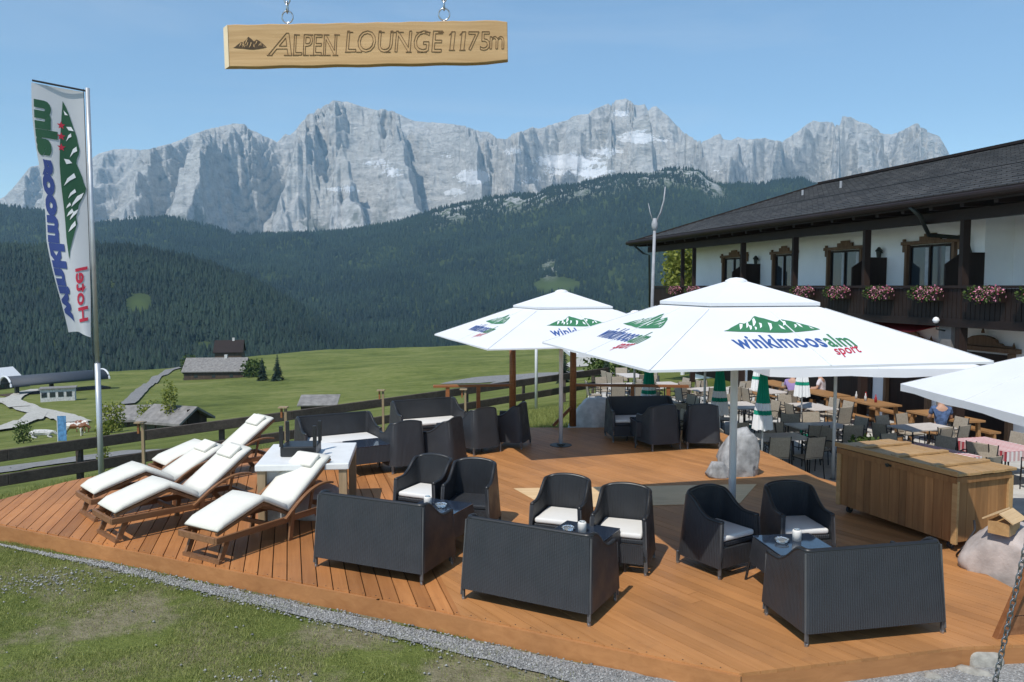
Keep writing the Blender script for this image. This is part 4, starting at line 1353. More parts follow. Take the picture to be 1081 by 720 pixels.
# ------------------------------------------------------------------ cabinet on castors
A0, A1 = G(4.98, 9.0), G(4.36, 10.62)
ax = (A1 - A0).normalized(); rz = math.atan2(ax.y, ax.x)
ch = empty('wooden_chest', (A0.x, A0.y, 0), rz, 'long wooden storage chest on castors with plank lid at the right of the deck', 'chest')
Lc = (A1 - A0).length; Wc = 0.82     # local x along the front, body lies at local -y
m = MB(); rn = []
def board(m, rn, c, d):
    k0 = len(m.f); m.box(c, d); rn += [random.random()] * (len(m.f) - k0)
k = 0.0
while k < Lc - 0.01:
    wbd = min(random.uniform(0.09, 0.16), Lc - k)
    board(m, rn, (k + wbd / 2, -0.012, 0.45), (wbd - 0.004, 0.024, 0.7)); k += wbd
o = m.build('front_boards', M['chest_wood'], ch, norm=True); set_rnd(o, rn)
for xx, lab in ((0.012, 'end_boards'), (Lc - 0.012, 'end_boards')):
    m = MB(); rn = []; k = 0.0
    while k < Wc - 0.03:
        wbd = min(random.uniform(0.12, 0.2), Wc - k)
        board(m, rn, (xx, -0.026 - k - wbd / 2 + 0.0, 0.45), (0.024, wbd - 0.004, 0.7)); k += wbd
    o = m.build(lab, M['chest_wood'], ch); set_rnd(o, rn)
m = MB(); m.box((Lc / 2, -Wc - 0.03, 0.45), (Lc, 0.024, 0.7)); m.box((Lc / 2, -Wc / 2, 0.13), (Lc - 0.06, Wc - 0.06, 0.03))
m.build('back_panel', M['chest_wood'], ch); set_rnd(bpy.data.objects['back_panel'], [0.5] * 12)
m = MB()
for c_, d_ in (((-0.012, 0.004, 0.45), (0.07, 0.034, 0.72)), ((Lc + 0.012, 0.004, 0.45), (0.07, 0.034, 0.72)), ((-0.015, -Wc - 0.03, 0.45), (0.034, 0.07, 0.72))):
    m = MB(); m.box(c_, d_); m.build('corner_post', M['lid_wood'], ch, bevel=0.004)
m = MB(); m.box((Lc / 2, 0.012, 0.82), (Lc + 0.08, 0.03, 0.07)); m.box((-0.02, -Wc / 2 - 0.02, 0.82), (0.03, Wc + 0.02, 0.07)); m.build('top_rail', M['chest_wood'], ch); set_rnd(bpy.data.objects['top_rail'], [0.3] * 12)
m = MB()
for i in range(5):
    y0 = 0.05 - i * 0.19
    m.box((Lc / 2, y0 - 0.093, 0.885 + 0.012 * (i % 2 == 0) * 0.3), (Lc + 0.12, 0.184, 0.035))
m.build('lid', M['lid_wood'], ch, bevel=0.005)
m = MB()
for xx in (0.3, Lc / 2, Lc - 0.3): m.box((xx, -Wc / 2 - 0.02, 0.922), (0.09, Wc + 0.05, 0.028))
m.box((Lc / 2, 0.035, 0.90), (Lc + 0.12, 0.03, 0.06))
m.build('lid_batten', M['lid_wood'], ch, bevel=0.004)
m = MB(); m.box((Lc / 2 + 0.05, 0.03, 0.80), (0.09, 0.012, 0.025)); m.lathe([(0.018, -0.02), (0.018, 0.02)], 8, (Lc / 2 + 0.05, 0.045, 0.80)); m.build('latch', M['lamp_black'], ch)
for xx, yy in ((0.1, -0.08), (Lc - 0.1, -0.08), (0.1, -Wc + 0.04), (Lc - 0.1, -Wc + 0.04)):
    m = MB(); m.tube([(xx - 0.018, yy, 0.045), (xx + 0.018, yy, 0.045)], 0.045, 14); w_ = m.build('castor', M['rubber'], ch)
    m = MB(); m.box((xx, yy, 0.093), (0.06, 0.05, 0.012)); m.box((xx - 0.026, yy, 0.07), (0.006, 0.03, 0.05)); m.box((xx + 0.026, yy, 0.07), (0.006, 0.03, 0.05)); m.build('fork', M['steel'], w_)

# boulders around the deck
p = G(3.55, 12.75); rock_obj('standing_stone', (p.x + 0.1, p.y, 0), (0.66, 0.6, 0.86), 12, M['rock_grey'], 'rough grey standing stone beside the near umbrella pole', rough=0.9)
p = G(3.28, 12.6); rock_obj('stone', (p.x - 0.03, p.y - 0.05, 0), (0.4, 0.34, 0.28), 14, M['rock_grey'], 'small grey stone at the left foot of the standing stone', rough=0.5)
p = at_z(1060, 612, 0); rock_obj('boulder', (p.x + 0.22, p.y + 0.28, -0.12), (0.85, 0.8, 0.68), 21, M['rock_pink'], 'large pinkish boulder at the right edge beside the wooden chest', rough=0.4, rz=0.5)
p = at_z(1034, 699, -0.18); rock_obj('stone', (p.x, p.y - 0.02, -0.24), (0.3, 0.27, 0.24), 36, M['stone_pale'], 'whitish round stone lying in the gravel at bottom right', sub=3)
p = at_z(1024, 706, -0.18); rock_obj('stone', (p.x, p.y - 0.1, -0.22), (0.3, 0.12, 0.1), 38, M['stone_pale'], 'flat yellowish stone leaning on the whitish round one', sub=3, rz=-0.6)
p = at_z(985, 716, -0.18); rock_obj('stone', (p.x, p.y, -0.2), (0.13, 0.1, 0.07), 34, M['stone_pale'], 'small white stone at the very bottom in the gravel', sub=3)
p = G(1.78, 17.3); rock_obj('boulder', (p.x + 0.0, p.y + 0.2, -0.7), (1.1, 1.0, 1.35), 41, M['rock_pale'], 'pale boulder behind the railing post beyond the rear of the deck', rough=0.4)
# the cable by the boulder
p = at_z(1021, 590, 0.0)
m = MB(); m.tube([(p.x - 0.06, p.y + 0.1, 0.012), (p.x - 0.1, p.y + 0.02, 0.05), (p.x - 0.05, p.y - 0.05, 0.18), (p.x + 0.06, p.y - 0.02, 0.33), (p.x + 0.12, p.y + 0.1, 0.4)], 0.012, 6)
tag(m.build('cable', M['rubber'], smooth=True), 'black cable looped over the left end of the large boulder', 'cable')
# slatted birdhouse-like crate
p = at_y(1060, 552, 8.15)
bh = empty('slatted_box', (p.x, p.y, p.z - 0.1), R(38), 'small box with sloping pale slatted roof on the large boulder', 'box')
m = MB(); m.prism([(-0.14, -0.1), (0.14, -0.1), (0.14, 0.1), (-0.14, 0.1)], 0, 0.13); m.build('body', M['lid_wood'], bh)
for sgn in (-1, 1):
    m = MB()
    for k in range(3):
        m.box((0, sgn * (0.035 + k * 0.045), 0.215 - k * 0.028), (0.34, 0.052, 0.014), Matrix.Rotation(-sgn * R(32), 3, 'X'))
    m.build('roof_slats', M['pale_board'], bh)

# ------------------------------------------------------------------ umbrellas
def text_mesh(txt, size, bold=0.0, shear=0.0, space=1.0, spacing_word=1.0):
    cu = bpy.data.curves.new('txt', 'FONT')
    cu.body = txt; cu.size = size; cu.offset = bold; cu.shear = shear; cu.space_character = space; cu.space_word = spacing_word
    cu.resolution_u = 3
    o = bpy.data.objects.new('txt', cu); col.objects.link(o)
    dg = bpy.context.evaluated_depsgraph_get(); dg.update()
    me = bpy.data.meshes.new_from_object(o.evaluated_get(dg))
    bpy.data.objects.remove(o)
    return me
def place_text(name, me, fn, mat, parent):
    for v in me.vertices: v.co = fn(v.co.x, v.co.y)
    me.materials.clear(); me.materials.append(mat)
    me.name = name
    o = bpy.data.objects.new(name, me); col.objects.link(o); o.parent = parent
    return o
def bounds(me):
    xs = [v.co.x for v in me.vertices]; return (min(xs), max(xs)) if xs else (0, 1)
MTN = [(0, 0), (.06, .07), (.1, .16), (.15, .25), (.2, .34), (.24, .42), (.28, .38), (.32, .45), (.36, .5), (.4, .62), (.44, .74), (.47, .8), (.5, .72), (.54, .66), (.58, .56),
       (.62, .46), (.65, .48), (.68, .56), (.71, .6), (.75, .54), (.79, .5), (.83, .42), (.88, .32), (.93, .22), (.97, .12), (1.0, .02), (.9, -.04), (.75, -.1), (.6, -.14), (.45, -.12), (.3, -.07), (.15, -.05)]
STREAK = [[(.40, .60), (.45, .70), (.43, .45), (.37, .28), (.33, .22), (.36, .38)], [(.22, .36), (.27, .34), (.23, .18), (.17, .05), (.19, .2)], [(.52, .42), (.57, .36), (.53, .12), (.46, -.02), (.50, .2)],
          [(.69, .5), (.74, .48), (.72, .34), (.64, .22), (.68, .36)], [(.8, .4), (.85, .3), (.86, .12), (.82, .2)], [(.3, .3), (.34, .24), (.31, .1), (.27, .02)], [(.6, .3), (.64, .2), (.66, .02), (.6, .1)], [(.9, .2), (.93, .12), (.96, .04), (.91, .08)]]
STREAK = [[(sum(p[0] for p in pl) / len(pl) + (x - sum(p[0] for p in pl) / len(pl)) * 0.6 + (y - sum(p[1] for p in pl) / len(pl)) * 0.06, y) for x, y in pl] for pl in STREAK]
STREAK += [[(x * 0.75 + dx_, y * 0.7 + dy_) for x, y in STREAK[i]] for i, dx_, dy_ in ((0, .0, -.02), (3, .26, -.05), (2, .04, .12), (5, .12, .0))]
def poly_mesh(name, polys, fn, mat, parent):
    m = MB()
    for pl in polys:
        m.add([fn(x, y) for x, y in pl], [tuple(range(len(pl)))])
    o = m.build(name, mat, parent, norm=False)
    return o
def logo(parent, fn, W, green='green_txt', blue='blue_txt', with_sport=True):
    """fn(s, t, lift) -> 3-D; printed emblem W metres wide, baseline of the letters at t = 0"""
    t0 = W * 0.155
    poly_mesh('mountain_logo', [MTN], lambda x, y: fn(-W * .49 + x * W * .84, t0 + y * W * .2 + W * .02, .004), M[green], parent)
    poly_mesh('emblem_stroke_marking', STREAK, lambda x, y: fn(-W * .49 + x * W * .84, t0 + y * W * .2 + W * .02, .007), M['white_print'], parent)
    a = text_mesh('winklmoos', 1.0, 0.022, 0, 1.06); b = text_mesh('alm', 1.0, 0.02, 0, 1.06)
    xa0, xa1 = bounds(a); xb0, xb1 = bounds(b)
    k = W / (xa1 - xa0 + xb1 - xb0 + 0.10)
    place_text('lettering', a, lambda x, y: fn(-W / 2 + (x - xa0) * k, y * k * 1.12, .004), M[blue], parent)
    place_text('lettering', b, lambda x, y: fn(-W / 2 + (xa1 - xa0 + 0.10 + x - xb0) * k, y * k * 1.12, .004), M[green], parent)
    if with_sport:
        c_ = text_mesh('sport', 1.0, 0.012, 0.35, 1.0); x0, x1 = bounds(c_)
        place_text('lettering', c_, lambda x, y: fn(W * .245 + (x - x0) * k * .66, y * k * .72 - k * .5 + (x - x0) * k * 0.06, .006), M['red_txt'], parent)
def umbrella(label, base, v1, rim_z, peak_z, mast_r=0.045, valance=0.05, logos=(), floor=0.0, vent=True, tilt=0.0, group='large white square umbrellas'):
    root = empty('umbrella', base, 0, label, 'umbrella', group)
    bz = base[2]
    rim, peak = rim_z - bz, peak_z - bz
    v1 = Vector((v1[0], v1[1], 0)); v2 = Vector((-v1.y, v1.x, 0))
    C = [v1, v2, -v1, -v2]
    top = Vector((0, 0, peak))
    f = 0.36
    def lerp_to(cn, q): # q=0 rim, 1 peak
        p = cn.copy(); p.z = rim
        return p.lerp(top, q)
    m = MB()
    NS = 8; rings = []
    for q in (0.0, 0.2, 0.4, 1 - f + 0.1):
        ring = []
        for i in range(4):
            a, b = lerp_to(C[i], q), lerp_to(C[(i + 1) % 4], q)
            for k in range(NS):
                p = a.lerp(b, k / NS)
                s_ = math.sin(PI * k / NS)
                p = Vector((p.x, p.y, p.z))
                ring.append(p)
        rings.append(ring)
    K = 4 * NS
    vs = [p for r_ in rings for p in r_]
    fs = [(i * K + k, i * K + (k + 1) % K, (i + 1) * K + (k + 1) % K, (i + 1) * K + k) for i in range(len(rings) - 1) for k in range(K)]
    # valance
    n0 = len(vs)
    for j, p in enumerate(rings[0]): vs.append(Vector((p.x, p.y, p.z - valance * (1 + 0.12 * math.sin(j * 1.7)))))
    fs += [(k, n0 + k, n0 + (k + 1) % K, (k + 1) % K) for k in range(K)]
    m.add(vs, fs)
    can = m.build('canopy', M['canopy'], root, norm=False)
    sol = can.modifiers.new('sol', 'SOLIDIFY'); sol.thickness = 0.004; sol.offset = -1
    for i in range(4):
        sm = MB()
        for e_ in (C[i], (C[i] + C[(i + 1) % 4]) / 2):
            a_, b_ = lerp_to(e_, 0.0) + Vector((0, 0, 0.004)), lerp_to(e_, 1 - f - 0.02) + Vector((0, 0, 0.004))
            sm.bar(a_, b_, 0.014, 0.005)
        sm.build('seam', M['seam'], can)
    # upper vent cap
    m = MB()
    vs = [lerp_to(cn, 1 - f) + Vector((0, 0, 0.05)) for cn in C]
    mid = [lerp_to(cn, 1 - f * 0.28) + Vector((0, 0, 0.035)) for cn in C]
    inner = [lerp_to(cn, 1 - f * 0.12) + Vector((0, 0, 0.03)) for cn in C]
    hem = [p - Vector((0, 0, 0.035)) for p in vs]
    m.add(vs + mid + inner + hem, [(0, 1, 5, 4), (1, 2, 6, 5), (2, 3, 7, 6), (3, 0, 4, 7), (4, 5, 9, 8), (5, 6, 10, 9), (6, 7, 11, 10), (7, 4, 8, 11), (8, 9, 10, 11),
                                   (0, 12, 13, 1), (1, 13, 14, 2), (2, 14, 15, 3), (3, 15, 12, 0)])
    cp = m.build('vent_cap', M['canopy'], root, norm=False)
    sol = cp.modifiers.new('sol', 'SOLIDIFY'); sol.thickness = 0.004; sol.offset = -1
    m = MB(); m.lathe([(0.13, -0.02), (0.12, 0.035), (0.07, 0.06), (0.0, 0.068)], 14, (0, 0, peak - 0.03)); m.build('finial', M['canopy'], root, smooth=True)
    # frame
    m = MB(); m.tube([(0, 0, 0.0), (0, 0, peak - 0.06)], mast_r * 0.85, 14); m.build('pole', M['white_pole'], root, smooth=True)
    m = MB(); m.lathe([(0.21, 0), (0.21, 0.008), (0.09, 0.01), (0.07, 0.03)], 20); m.build('base_plate', M['lamp_black'], root)
    for i in range(8):
        cn = C[i // 2] if i % 2 == 0 else (C[i // 2] + C[(i // 2 + 1) % 4]) / 2
        m = MB(); e = lerp_to(cn, 0.01) - Vector((0, 0, 0.02)); m.tube([top - Vector((0, 0, 0.1)), e], 0.012, 6)
        hub = Vector((0, 0, rim - 0.05)); mid_ = lerp_to(cn, 0.45) - Vector((0, 0, 0.03)); m.tube([hub, mid_], 0.010, 6)
        m.build('rib', M['steel'], root)
    # prints
    for (ia, ib_, s0, tt, W) in logos:
        a, b = C[ia].copy(), C[ib_].copy(); a.z = b.z = rim
        mid_ = (a + b) / 2; e1 = (b - a).normalized(); up = (top - mid_).normalized(); nn = e1.cross(up).normalized()
        if nn.z < 0: nn = -nn
        hl = (b - a).length
        def fn(s, t, lift, mid_=mid_, e1=e1, up=up, nn=nn): return mid_ + e1 * (s + s0) + up * (t * 1.6 + tt) + nn * (lift * 0.5 + 0.002)
        logo(can, fn, W)
    return root
U1 = G(2.53, 9.2)
v1 = (-1.34, -2.14)
umbrella('nearest white umbrella with green mountain print over the shaded armchairs', (U1.x, U1.y, 0.0), v1, 2.27, 3.06, 0.05, 0.022,
         logos=[(0, 1, -0.12, 0.36, 1.27), (3, 0, 0.05, 0.36, 1.27)])
U2 = at_z(592, 470, 0)
umbrella('rear white umbrella with green mountain print at the back left of the deck', (U2.x, U2.y, 0.0), (-1.3, -2.5), 2.02, 2.9, 0.045, 0.022,
         logos=[(0, 1, -0.1, 0.4, 1.35), (3, 0, 0, 0.4, 1.35)])
umbrella('white umbrella on the terrace at the right edge of the picture', (8.6, 11.5, -1.05), (-2.05, -1.95), 1.33, 2.25, 0.045, 0.12)
umbrella('plain white umbrella on the terrace just behind the nearest umbrella', (6.7, 16.4, -1.05), (-2.0, -1.95), 1.5, 2.3, 0.04, 0.15)
umbrella('plain white umbrella on the terrace farther back by the railing', (4.53, 18.6, -1.05), (-1.9, -2.1), 1.35, 2.25, 0.035, 0.08)
umbrella('plain white umbrella farthest back, only its tip showing between two others', (3.4, 22.0, -1.05), (-1.9, -2.1), 1.3, 2.3, 0.035, 0.08)

# ------------------------------------------------------------------ railing at the back of the deck
def railing(p0, p1, label, posts, tall=None):
    root = empty('railing', (p0.x, p0.y, 0), math.atan2((p1 - p0).y, (p1 - p0).x), label, 'railing', 'brown wooden railings at the back of the deck')
    L = (p1 - p0).length
    m = MB(); m.box((L / 2, 0, 0.9), (L, 0.12, 0.05)); m.build('top_rail', M['rail_wood'], root, bevel=0.004)
    for q in posts:
        m = MB(); m.box((q, 0, 0.437), (0.08, 0.08, 0.875)); m.build('post', M['rail_wood'], root, bevel=0.004)
    return root
ra, rb_ = G(-1.65, 16.75), G(0.02, 17.0)
railing(ra, rb_, 'brown railing behind the far left armchairs', [0.3, 0.95])
rc_, rd_ = G(1.35, 17.0), G(3.7, 16.75)
railing(rc_, rd_, 'brown railing behind the rear cushioned loveseat', [1.2, 1.95])
for pxx, lb in ((541, 'tall round brown timber post left of the rear umbrella pole'), (605, 'tall round brown timber post with slanting brace right of the rear umbrella pole')):
    p = at_z(pxx, 451, 0)
    r_ = empty('timber_post', (p.x, p.y + 0.12, 0), 0, lb, 'post', 'tall brown timber posts')
    m = MB(); m.tube([(0, 0, 0), (0.005, 0, 1.2), (0, 0, 2.02)], 0.075, 10, 0.065); m.build('shaft', M['rail_wood'], r_, smooth=True)
    if pxx > 600:
        m = MB(); m.bar((-0.03, -0.05, 0.42), (-0.42, -0.05, 0.02), 0.06, 0.06); m.build('brace', M['rail_wood'], r_)

# ------------------------------------------------------------------ pasture fence of heavy dark rails
FP = [(-12.6, 13.2)] + [(-10.2, 15.9), (-8.4, 18.1), (-5.7, 20.4), (-2.3, 24.2), (1.4, 28.6), (4.0, 33.0)]
fence = empty('pasture_fence', (-10.2, 15.9, 0), 0, 'weathered dark fence with two heavy rails between the deck and the meadow', 'fence')
fx, fy = -10.2, 15.9
def fz(x, y): return float(gz(x, y))
for (a, b) in zip(FP, FP[1:]):
    for hh, th in ((0.97, 0.235), (0.47, 0.235)):
        m = MB(); m.bar((a[0] - fx, a[1] - fy, fz(*a) + hh), (b[0] - fx, b[1] - fy, fz(*b) + hh), 0.07, th); m.build('rail', M['old_wood'], fence, bevel=0.012)
    n_ = max(1, int(math.hypot(b[0] - a[0], b[1] - a[1]) / 2.2))
    for k in range(n_):
        q = (a[0] + (b[0] - a[0]) * (k + .5) / n_, a[1] + (b[1] - a[1]) * (k + .5) / n_)
        d = Vector((b[0] - a[0], b[1] - a[1])).normalized(); nn = Vector((-d.y, d.x))
        z_ = fz(*q)
        m = MB(); m.bar((q[0] - fx + nn.x * 0.1, q[1] - fy + nn.y * 0.1, z_ - 0.3), (q[0] - fx + nn.x * 0.1, q[1] - fy + nn.y * 0.1, z_ + 0.98), 0.11, 0.11); m.build('post', M['old_wood'], fence)
# small wooden lantern posts
for i, (pxx, top, Yp, lb) in enumerate(((149, 446, 16.3, 'pale wooden lantern post beside the far sunlounger, leftmost in front of the fence'),
                                 (300, 430, 17.4, 'pale wooden lantern post behind the upturned stool'),
                                 (403, 412, 20.6, 'pale wooden lantern post between the two rear left loveseats'),
                                 (490, 411, 22.0, 'pale wooden lantern post behind the brown railing'))):
    p = at_y(pxx, top, Yp); z_ = float(gz(p.x, p.y))
    r_ = empty('lantern_post', (p.x, p.y, z_), 0, lb, 'lantern post', 'wooden lantern posts by the fence')
    h = p.z - z_
    m = MB(); m.box((0.03, 0, (h - 0.02) / 2 - 0.1), (0.055, 0.055, h + 0.16)); m.build('post', M['post_wood'], r_)
    m = MB(); m.box((-0.06, 0, h - 0.13), (0.04, 0.05, 0.2)); m.build('lantern_body', M['rail_wood'], r_)
    m = MB(); m.box((-0.02, 0, h), (0.2, 0.16, 0.025)); m.build('cap', M['post_wood'], r_)

# slim white pole behind the rear umbrella
p = ground_hit(566, 432)
m = MB(); m.tube([(0, 0, 0), (0, 0, 3.2)], 0.05, 10); o = m.build('white_pole', M['white_pole'], smooth=True); o.location = (p.x, p.y, p.z - 0.03)
tag(o, 'slim white pole standing in the grass behind the rear umbrella', 'pole')
# forked mast at the end of the building
p = at_y(687.5, 330, 27); z_ = float(gz(p.x, p.y))
ms = empty('forked_mast', (p.x, p.y, z_), 0, 'tall pale grey mast with forked curved top left of the roof end', 'mast')
dz_ = at_y(690, 240, 27).z - z_
m = MB(); m.tube([(0, 0, -0.05), (0.03, 0, dz_ * .6), (0.08, 0, dz_)], 0.06, 10, 0.05); m.build('shaft', M['mast_grey'], ms, smooth=True)
m = MB(); m.lathe([(0.05, -0.12), (0.1, 0), (0.11, 0.1), (0.06, 0.3)], 12, (0.08, 0, dz_)); m.build('collar', M['mast_grey'], ms, smooth=True)
m = MB(); m.tube([(0.1, 0, dz_ + .15), (0.28, 0, dz_ + .5), (0.38, 0, dz_ + .9), (0.42, 0, dz_ + 1.35)], 0.042, 8, 0.02); m.build('arm', M['mast_grey'], ms, smooth=True)
m = MB(); m.tube([(0.04, 0, dz_ + .15), (-0.08, 0, dz_ + .5), (-0.14, 0, dz_ + .8)], 0.022, 8, 0.01); m.build('arm', M['mast_grey'], ms, smooth=True)

# ------------------------------------------------------------------ flag
p = at_z(107, 502, -0.6)
FY = p.y
top = at_y(93.5, 93, FY)
fl_ = empty('flag', (p.x, p.y, float(gz(p.x, p.y))), 0, 'tall white banner flag with green mountains hanging from a pole at left', 'flag')
b0 = fl_.location
H = top.z - b0.z; dx = top.x - b0.x
m = MB(); m.tube([(0, 0, -0.05), (0, 0, H * 0.33)], 0.05, 12); m.tube([(0, 0, H * 0.33), (0, 0, H)], 0.038, 12); m.build('pole', M['galv'], fl_, smooth=True)
m = MB(); m.tube([(-0.055, -0.03, H - 0.02), (-0.055, -0.03, 2.2)], 0.006, 5); m.build('halyard', M['black_leg'], fl_)
m = MB(); m.tube([(0.02, 0, H - 0.06), (-0.80, -0.36, H + 0.05)], 0.018, 8); m.build('cross_rod', M['black_leg'], fl_)
FH = top.z - at_y(100, 352, FY).z
def flag_pt(s, t):
    """s: 0 bottom..1 top, t: 0 free edge..1 pole"""
    sp = (1 - s)
    tt = 1 - t
    wdt = 0.74 - 0.02 * sp - 0.24 * max(0, sp - 0.62) ** 1.0 / 0.38
    droop = -0.10 * sp * sp
    x = -0.07 - tt * wdt
    y = -0.36 * tt * (1 - 0.9 * sp) + 0.07 * math.sin(tt * 5 + sp * 4) * (0.3 + sp) + 0.05 * math.sin(sp * 11 + tt * 3) * tt
    z = H - 0.07 + 0.08 * tt - sp * FH - 0.0 * tt + 0.05 * math.sin(tt * 3) * sp ** 4 - 0.10 * (1 - tt) * 0 
    return Vector((x, y, z))
m = MB(); NSs, NT = 70, 18
m.add([flag_pt(i / NSs, j / NT) for i in range(NSs + 1) for j in range(NT + 1)], [(i * (NT + 1) + j, i * (NT + 1) + j + 1, (i + 1) * (NT + 1) + j + 1, (i + 1) * (NT + 1) + j) for i in range(NSs) for j in range(NT)])
fc = m.build('cloth', M['flag_cloth'], fl_, smooth=True, norm=False)
FW = 0.98
def on_flag(u, v, lift=0.012):
    """u metres up the flag, v metres from the free edge"""
    s, t = u / FH, v / FW
    q = flag_pt(s, t); e = 0.01
    ds = flag_pt(min(1, s + e), t) - flag_pt(s - e, t); dt = flag_pt(s, t + e) - flag_pt(s, t - e)
    n = ds.cross(dt).normalized()
    if n.y > 0: n = -n
    return q + n * lift
def sub_mesh(me, cut=0.05):
    bm = bmesh.new(); bm.from_mesh(me)
    bmesh.ops.triangulate(bm, faces=bm.faces)
    for _ in range(4):
        es = [e for e in bm.edges if e.calc_length() > cut]
        if not es: break
        bmesh.ops.subdivide_edges(bm, edges=es, cuts=1)
        bmesh.ops.triangulate(bm, faces=bm.faces)
    bm.to_mesh(me); bm.free(); return me
def flag_text(txt, u0, v0, L, hgt, mat, bold=0.03, shear=0.0):
    me = text_mesh(txt, 1.0, bold, shear, 1.02); x0, x1 = bounds(me); k = L / (x1 - x0)
    for v in me.vertices: v.co = ((v.co.x - x0) * k, v.co.y * hgt, 0)
    sub_mesh(me, 0.06)
    place_text('lettering', me, lambda x, y: on_flag(u0 + x, v0 + y), M[mat], fc)
flag_text('winklmoos', 0.2, 0.07, 3.0, 0.5, 'flag_blue', 0.062)
flag_text('alm', 3.26, 0.07, 0.98, 0.5, 'flag_green', 0.062)
flag_text('Hotel', 0.22, 0.66, 1.1, 0.36, 'red_txt', 0.02, 0.25)
# emblem: peaks point towards the pole
def flag_poly(name, polys, mat, lift):
    m = MB()
    for pl in polys: m.add([(x * 2.9, y * 0.5, 0) for x, y in pl], [tuple(range(len(pl)))])
    me = bpy.data.meshes.new(name); me.from_pydata([tuple(v) for v in m.v], [], m.f); sub_mesh(me, 0.12)
    for v in me.vertices: v.co = on_flag(1.4 + v.co.x, 0.53 + v.co.y, lift)
    me.materials.append(M[mat]); o = bpy.data.objects.new(name, me); col.objects.link(o); o.parent = fc
flag_poly('mountain_logo', [MTN], 'flag_green', 0.012)
flag_poly('emblem_stroke_marking', STREAK, 'white_print', 0.018)
m = MB()
for k in range(3):
    pts = []
    for j in range(10):
        a = j * PI / 5; r_ = 0.075 if j % 2 == 0 else 0.032
        pts.append(on_flag(3.45 + k * 0.2 + r_ * math.cos(a), 0.50 + r_ * math.sin(a), 0.015))
    m.add(pts, [tuple(range(10))])
m.build('stars', M['red_txt'], fc, norm=False)

# ------------------------------------------------------------------ hanging sign and chains
SY = 2.3
SQ = SY / 3.5
A, B = at_y(241, 50, SY), at_y(536, 45, SY)
c = (A + B) / 2
sg = empty('hanging_sign', (c.x, SY, c.z), 0, 'light wooden board with burnt lettering hanging on chains against the sky', 'sign')
wd_ = (B - A).x; hh = 0.176 * SQ; til = math.atan2(B.z - A.z, wd_)
rotY = Matrix.Rotation(-til, 3, 'Y')
def SP(x, z, y=0.0):
    v = rotY @ Vector((x, y, z)); return v
m = MB(); NX = 26
fr, bk = [], []
for i in range(NX + 1):
    x = -wd_ / 2 + wd_ * i / NX
    e = 0.001 * math.sin(i * 1.9)
    tz = hh / 2 + e; bz_ = -hh / 2 + 0.001 * math.sin(i * 1.3 + 1)
    if i == NX: tz -= 0.004; bz_ += 0.007
    if i == NX - 1: bz_ += 0.003
    fr.append((x, tz, bz_))
vs = []
for k, (x, tz, bz_) in enumerate(fr):
    xb = x
    if k == 0: xf, xb = x + 0.006, x - 0.016     # the left end is sawn obliquely
    else: xf = x
    vs += [SP(xf, tz, -0.014), SP(xf, bz_, -0.014), SP(xb, tz, 0.014), SP(xb, bz_, 0.014)]
fs = []
for i in range(NX):
    a, b = i * 4, (i + 1) * 4
    fs += [(a, a + 1, b + 1, b), (a + 2, b + 2, b + 3, a + 3), (a, b, b + 2, a + 2), (a + 1, a + 3, b + 3, b + 1)]
fs += [(NX * 4, NX * 4 + 1, NX * 4 + 3, NX * 4 + 2)]
m.add(vs, fs)
bd = m.build('board', M['sign_wood'], sg, norm=True, bevel=0.002)
m = MB(); q = vs[:4]; n_ = Vector((-0.4, -0.9, 0)).normalized() * 0.0015
m.add([q[0] + n_, q[1] + n_, q[3] + n_, q[2] + n_], [(0, 1, 2, 3)]); m.build('end_grain', M['sign_end'], bd, norm=False)
kpx = SY / F * 1.004
def sign_x(px): return (at_y(px, 48, SY) - c).x
def sign_z(px, py): return (at_y(px, py, SY) - c).z
def burnt(txt, px0, px1, py_top, py_bot, mat='burnt', shear=0.15, bold=0.0):
    me = text_mesh(txt, 1.0, bold, shear); x0, x1 = bounds(me)
    ys = [v.co.y for v in me.vertices]; y0, y1 = min(ys), max(ys)
    X0, X1 = sign_x(px0), sign_x(px1); Z0, Z1 = sign_z(px0, py_bot), sign_z(px0, py_top)
    place_text('lettering', me, lambda x, y: Vector((X0 + (x - x0) / (x1 - x0) * (X1 - X0), -0.0152, Z0 + (y - y0) / (y1 - y0) * (Z1 - Z0))), M[mat], bd)
def outline_text(txt, px0, px1, py_top, py_bot, shear=0.15, off=0.0):
    """double-line letters: strokes along the outline of serif-like capitals"""
    me = text_mesh(txt, 1.0, 0.0, shear); x0, x1 = bounds(me)
    ys = [v.co.y for v in me.vertices]; y0, y1 = min(ys), max(ys)
    X0, X1 = sign_x(px0), sign_x(px1); Z0, Z1 = sign_z(px0, py_bot), sign_z(px0, py_top)
    bm = bmesh.new(); bm.from_mesh(me)
    m_ = MB()
    for e in bm.edges:
        if len(e.link_faces) == 1:
            P_ = []
            for v in e.verts:
                P_.append(Vector((X0 + (v.co.x - x0) / (x1 - x0) * (X1 - X0), -0.0145, Z0 + (v.co.y - y0) / (y1 - y0) * (Z1 - Z0))))
            if (P_[1] - P_[0]).length > 1e-5:
                m_.bar(P_[0], P_[1], 0.0015, 0.0016, (0, -1, 0))
    bm.free()
    m_.build('lettering', M['burnt'], bd, norm=False)
outline_text('A', 284, 309, 36.5, 60, 0.35)
outline_text('LPEN', 311, 357, 38, 59.5, 0.1)
outline_text('LOUNGE', 366, 468, 34, 56.5, 0.12)
outline_text('1', 475, 481, 35, 54.5, 0.08)
outline_text('1', 486, 492, 35, 54.5, 0.08)
outline_text('7', 495, 506, 35, 54.5, 0.08)
outline_text('5', 507, 517, 35, 54.5, 0.05)
outline_text('m', 517, 532, 40, 53, 0.05)
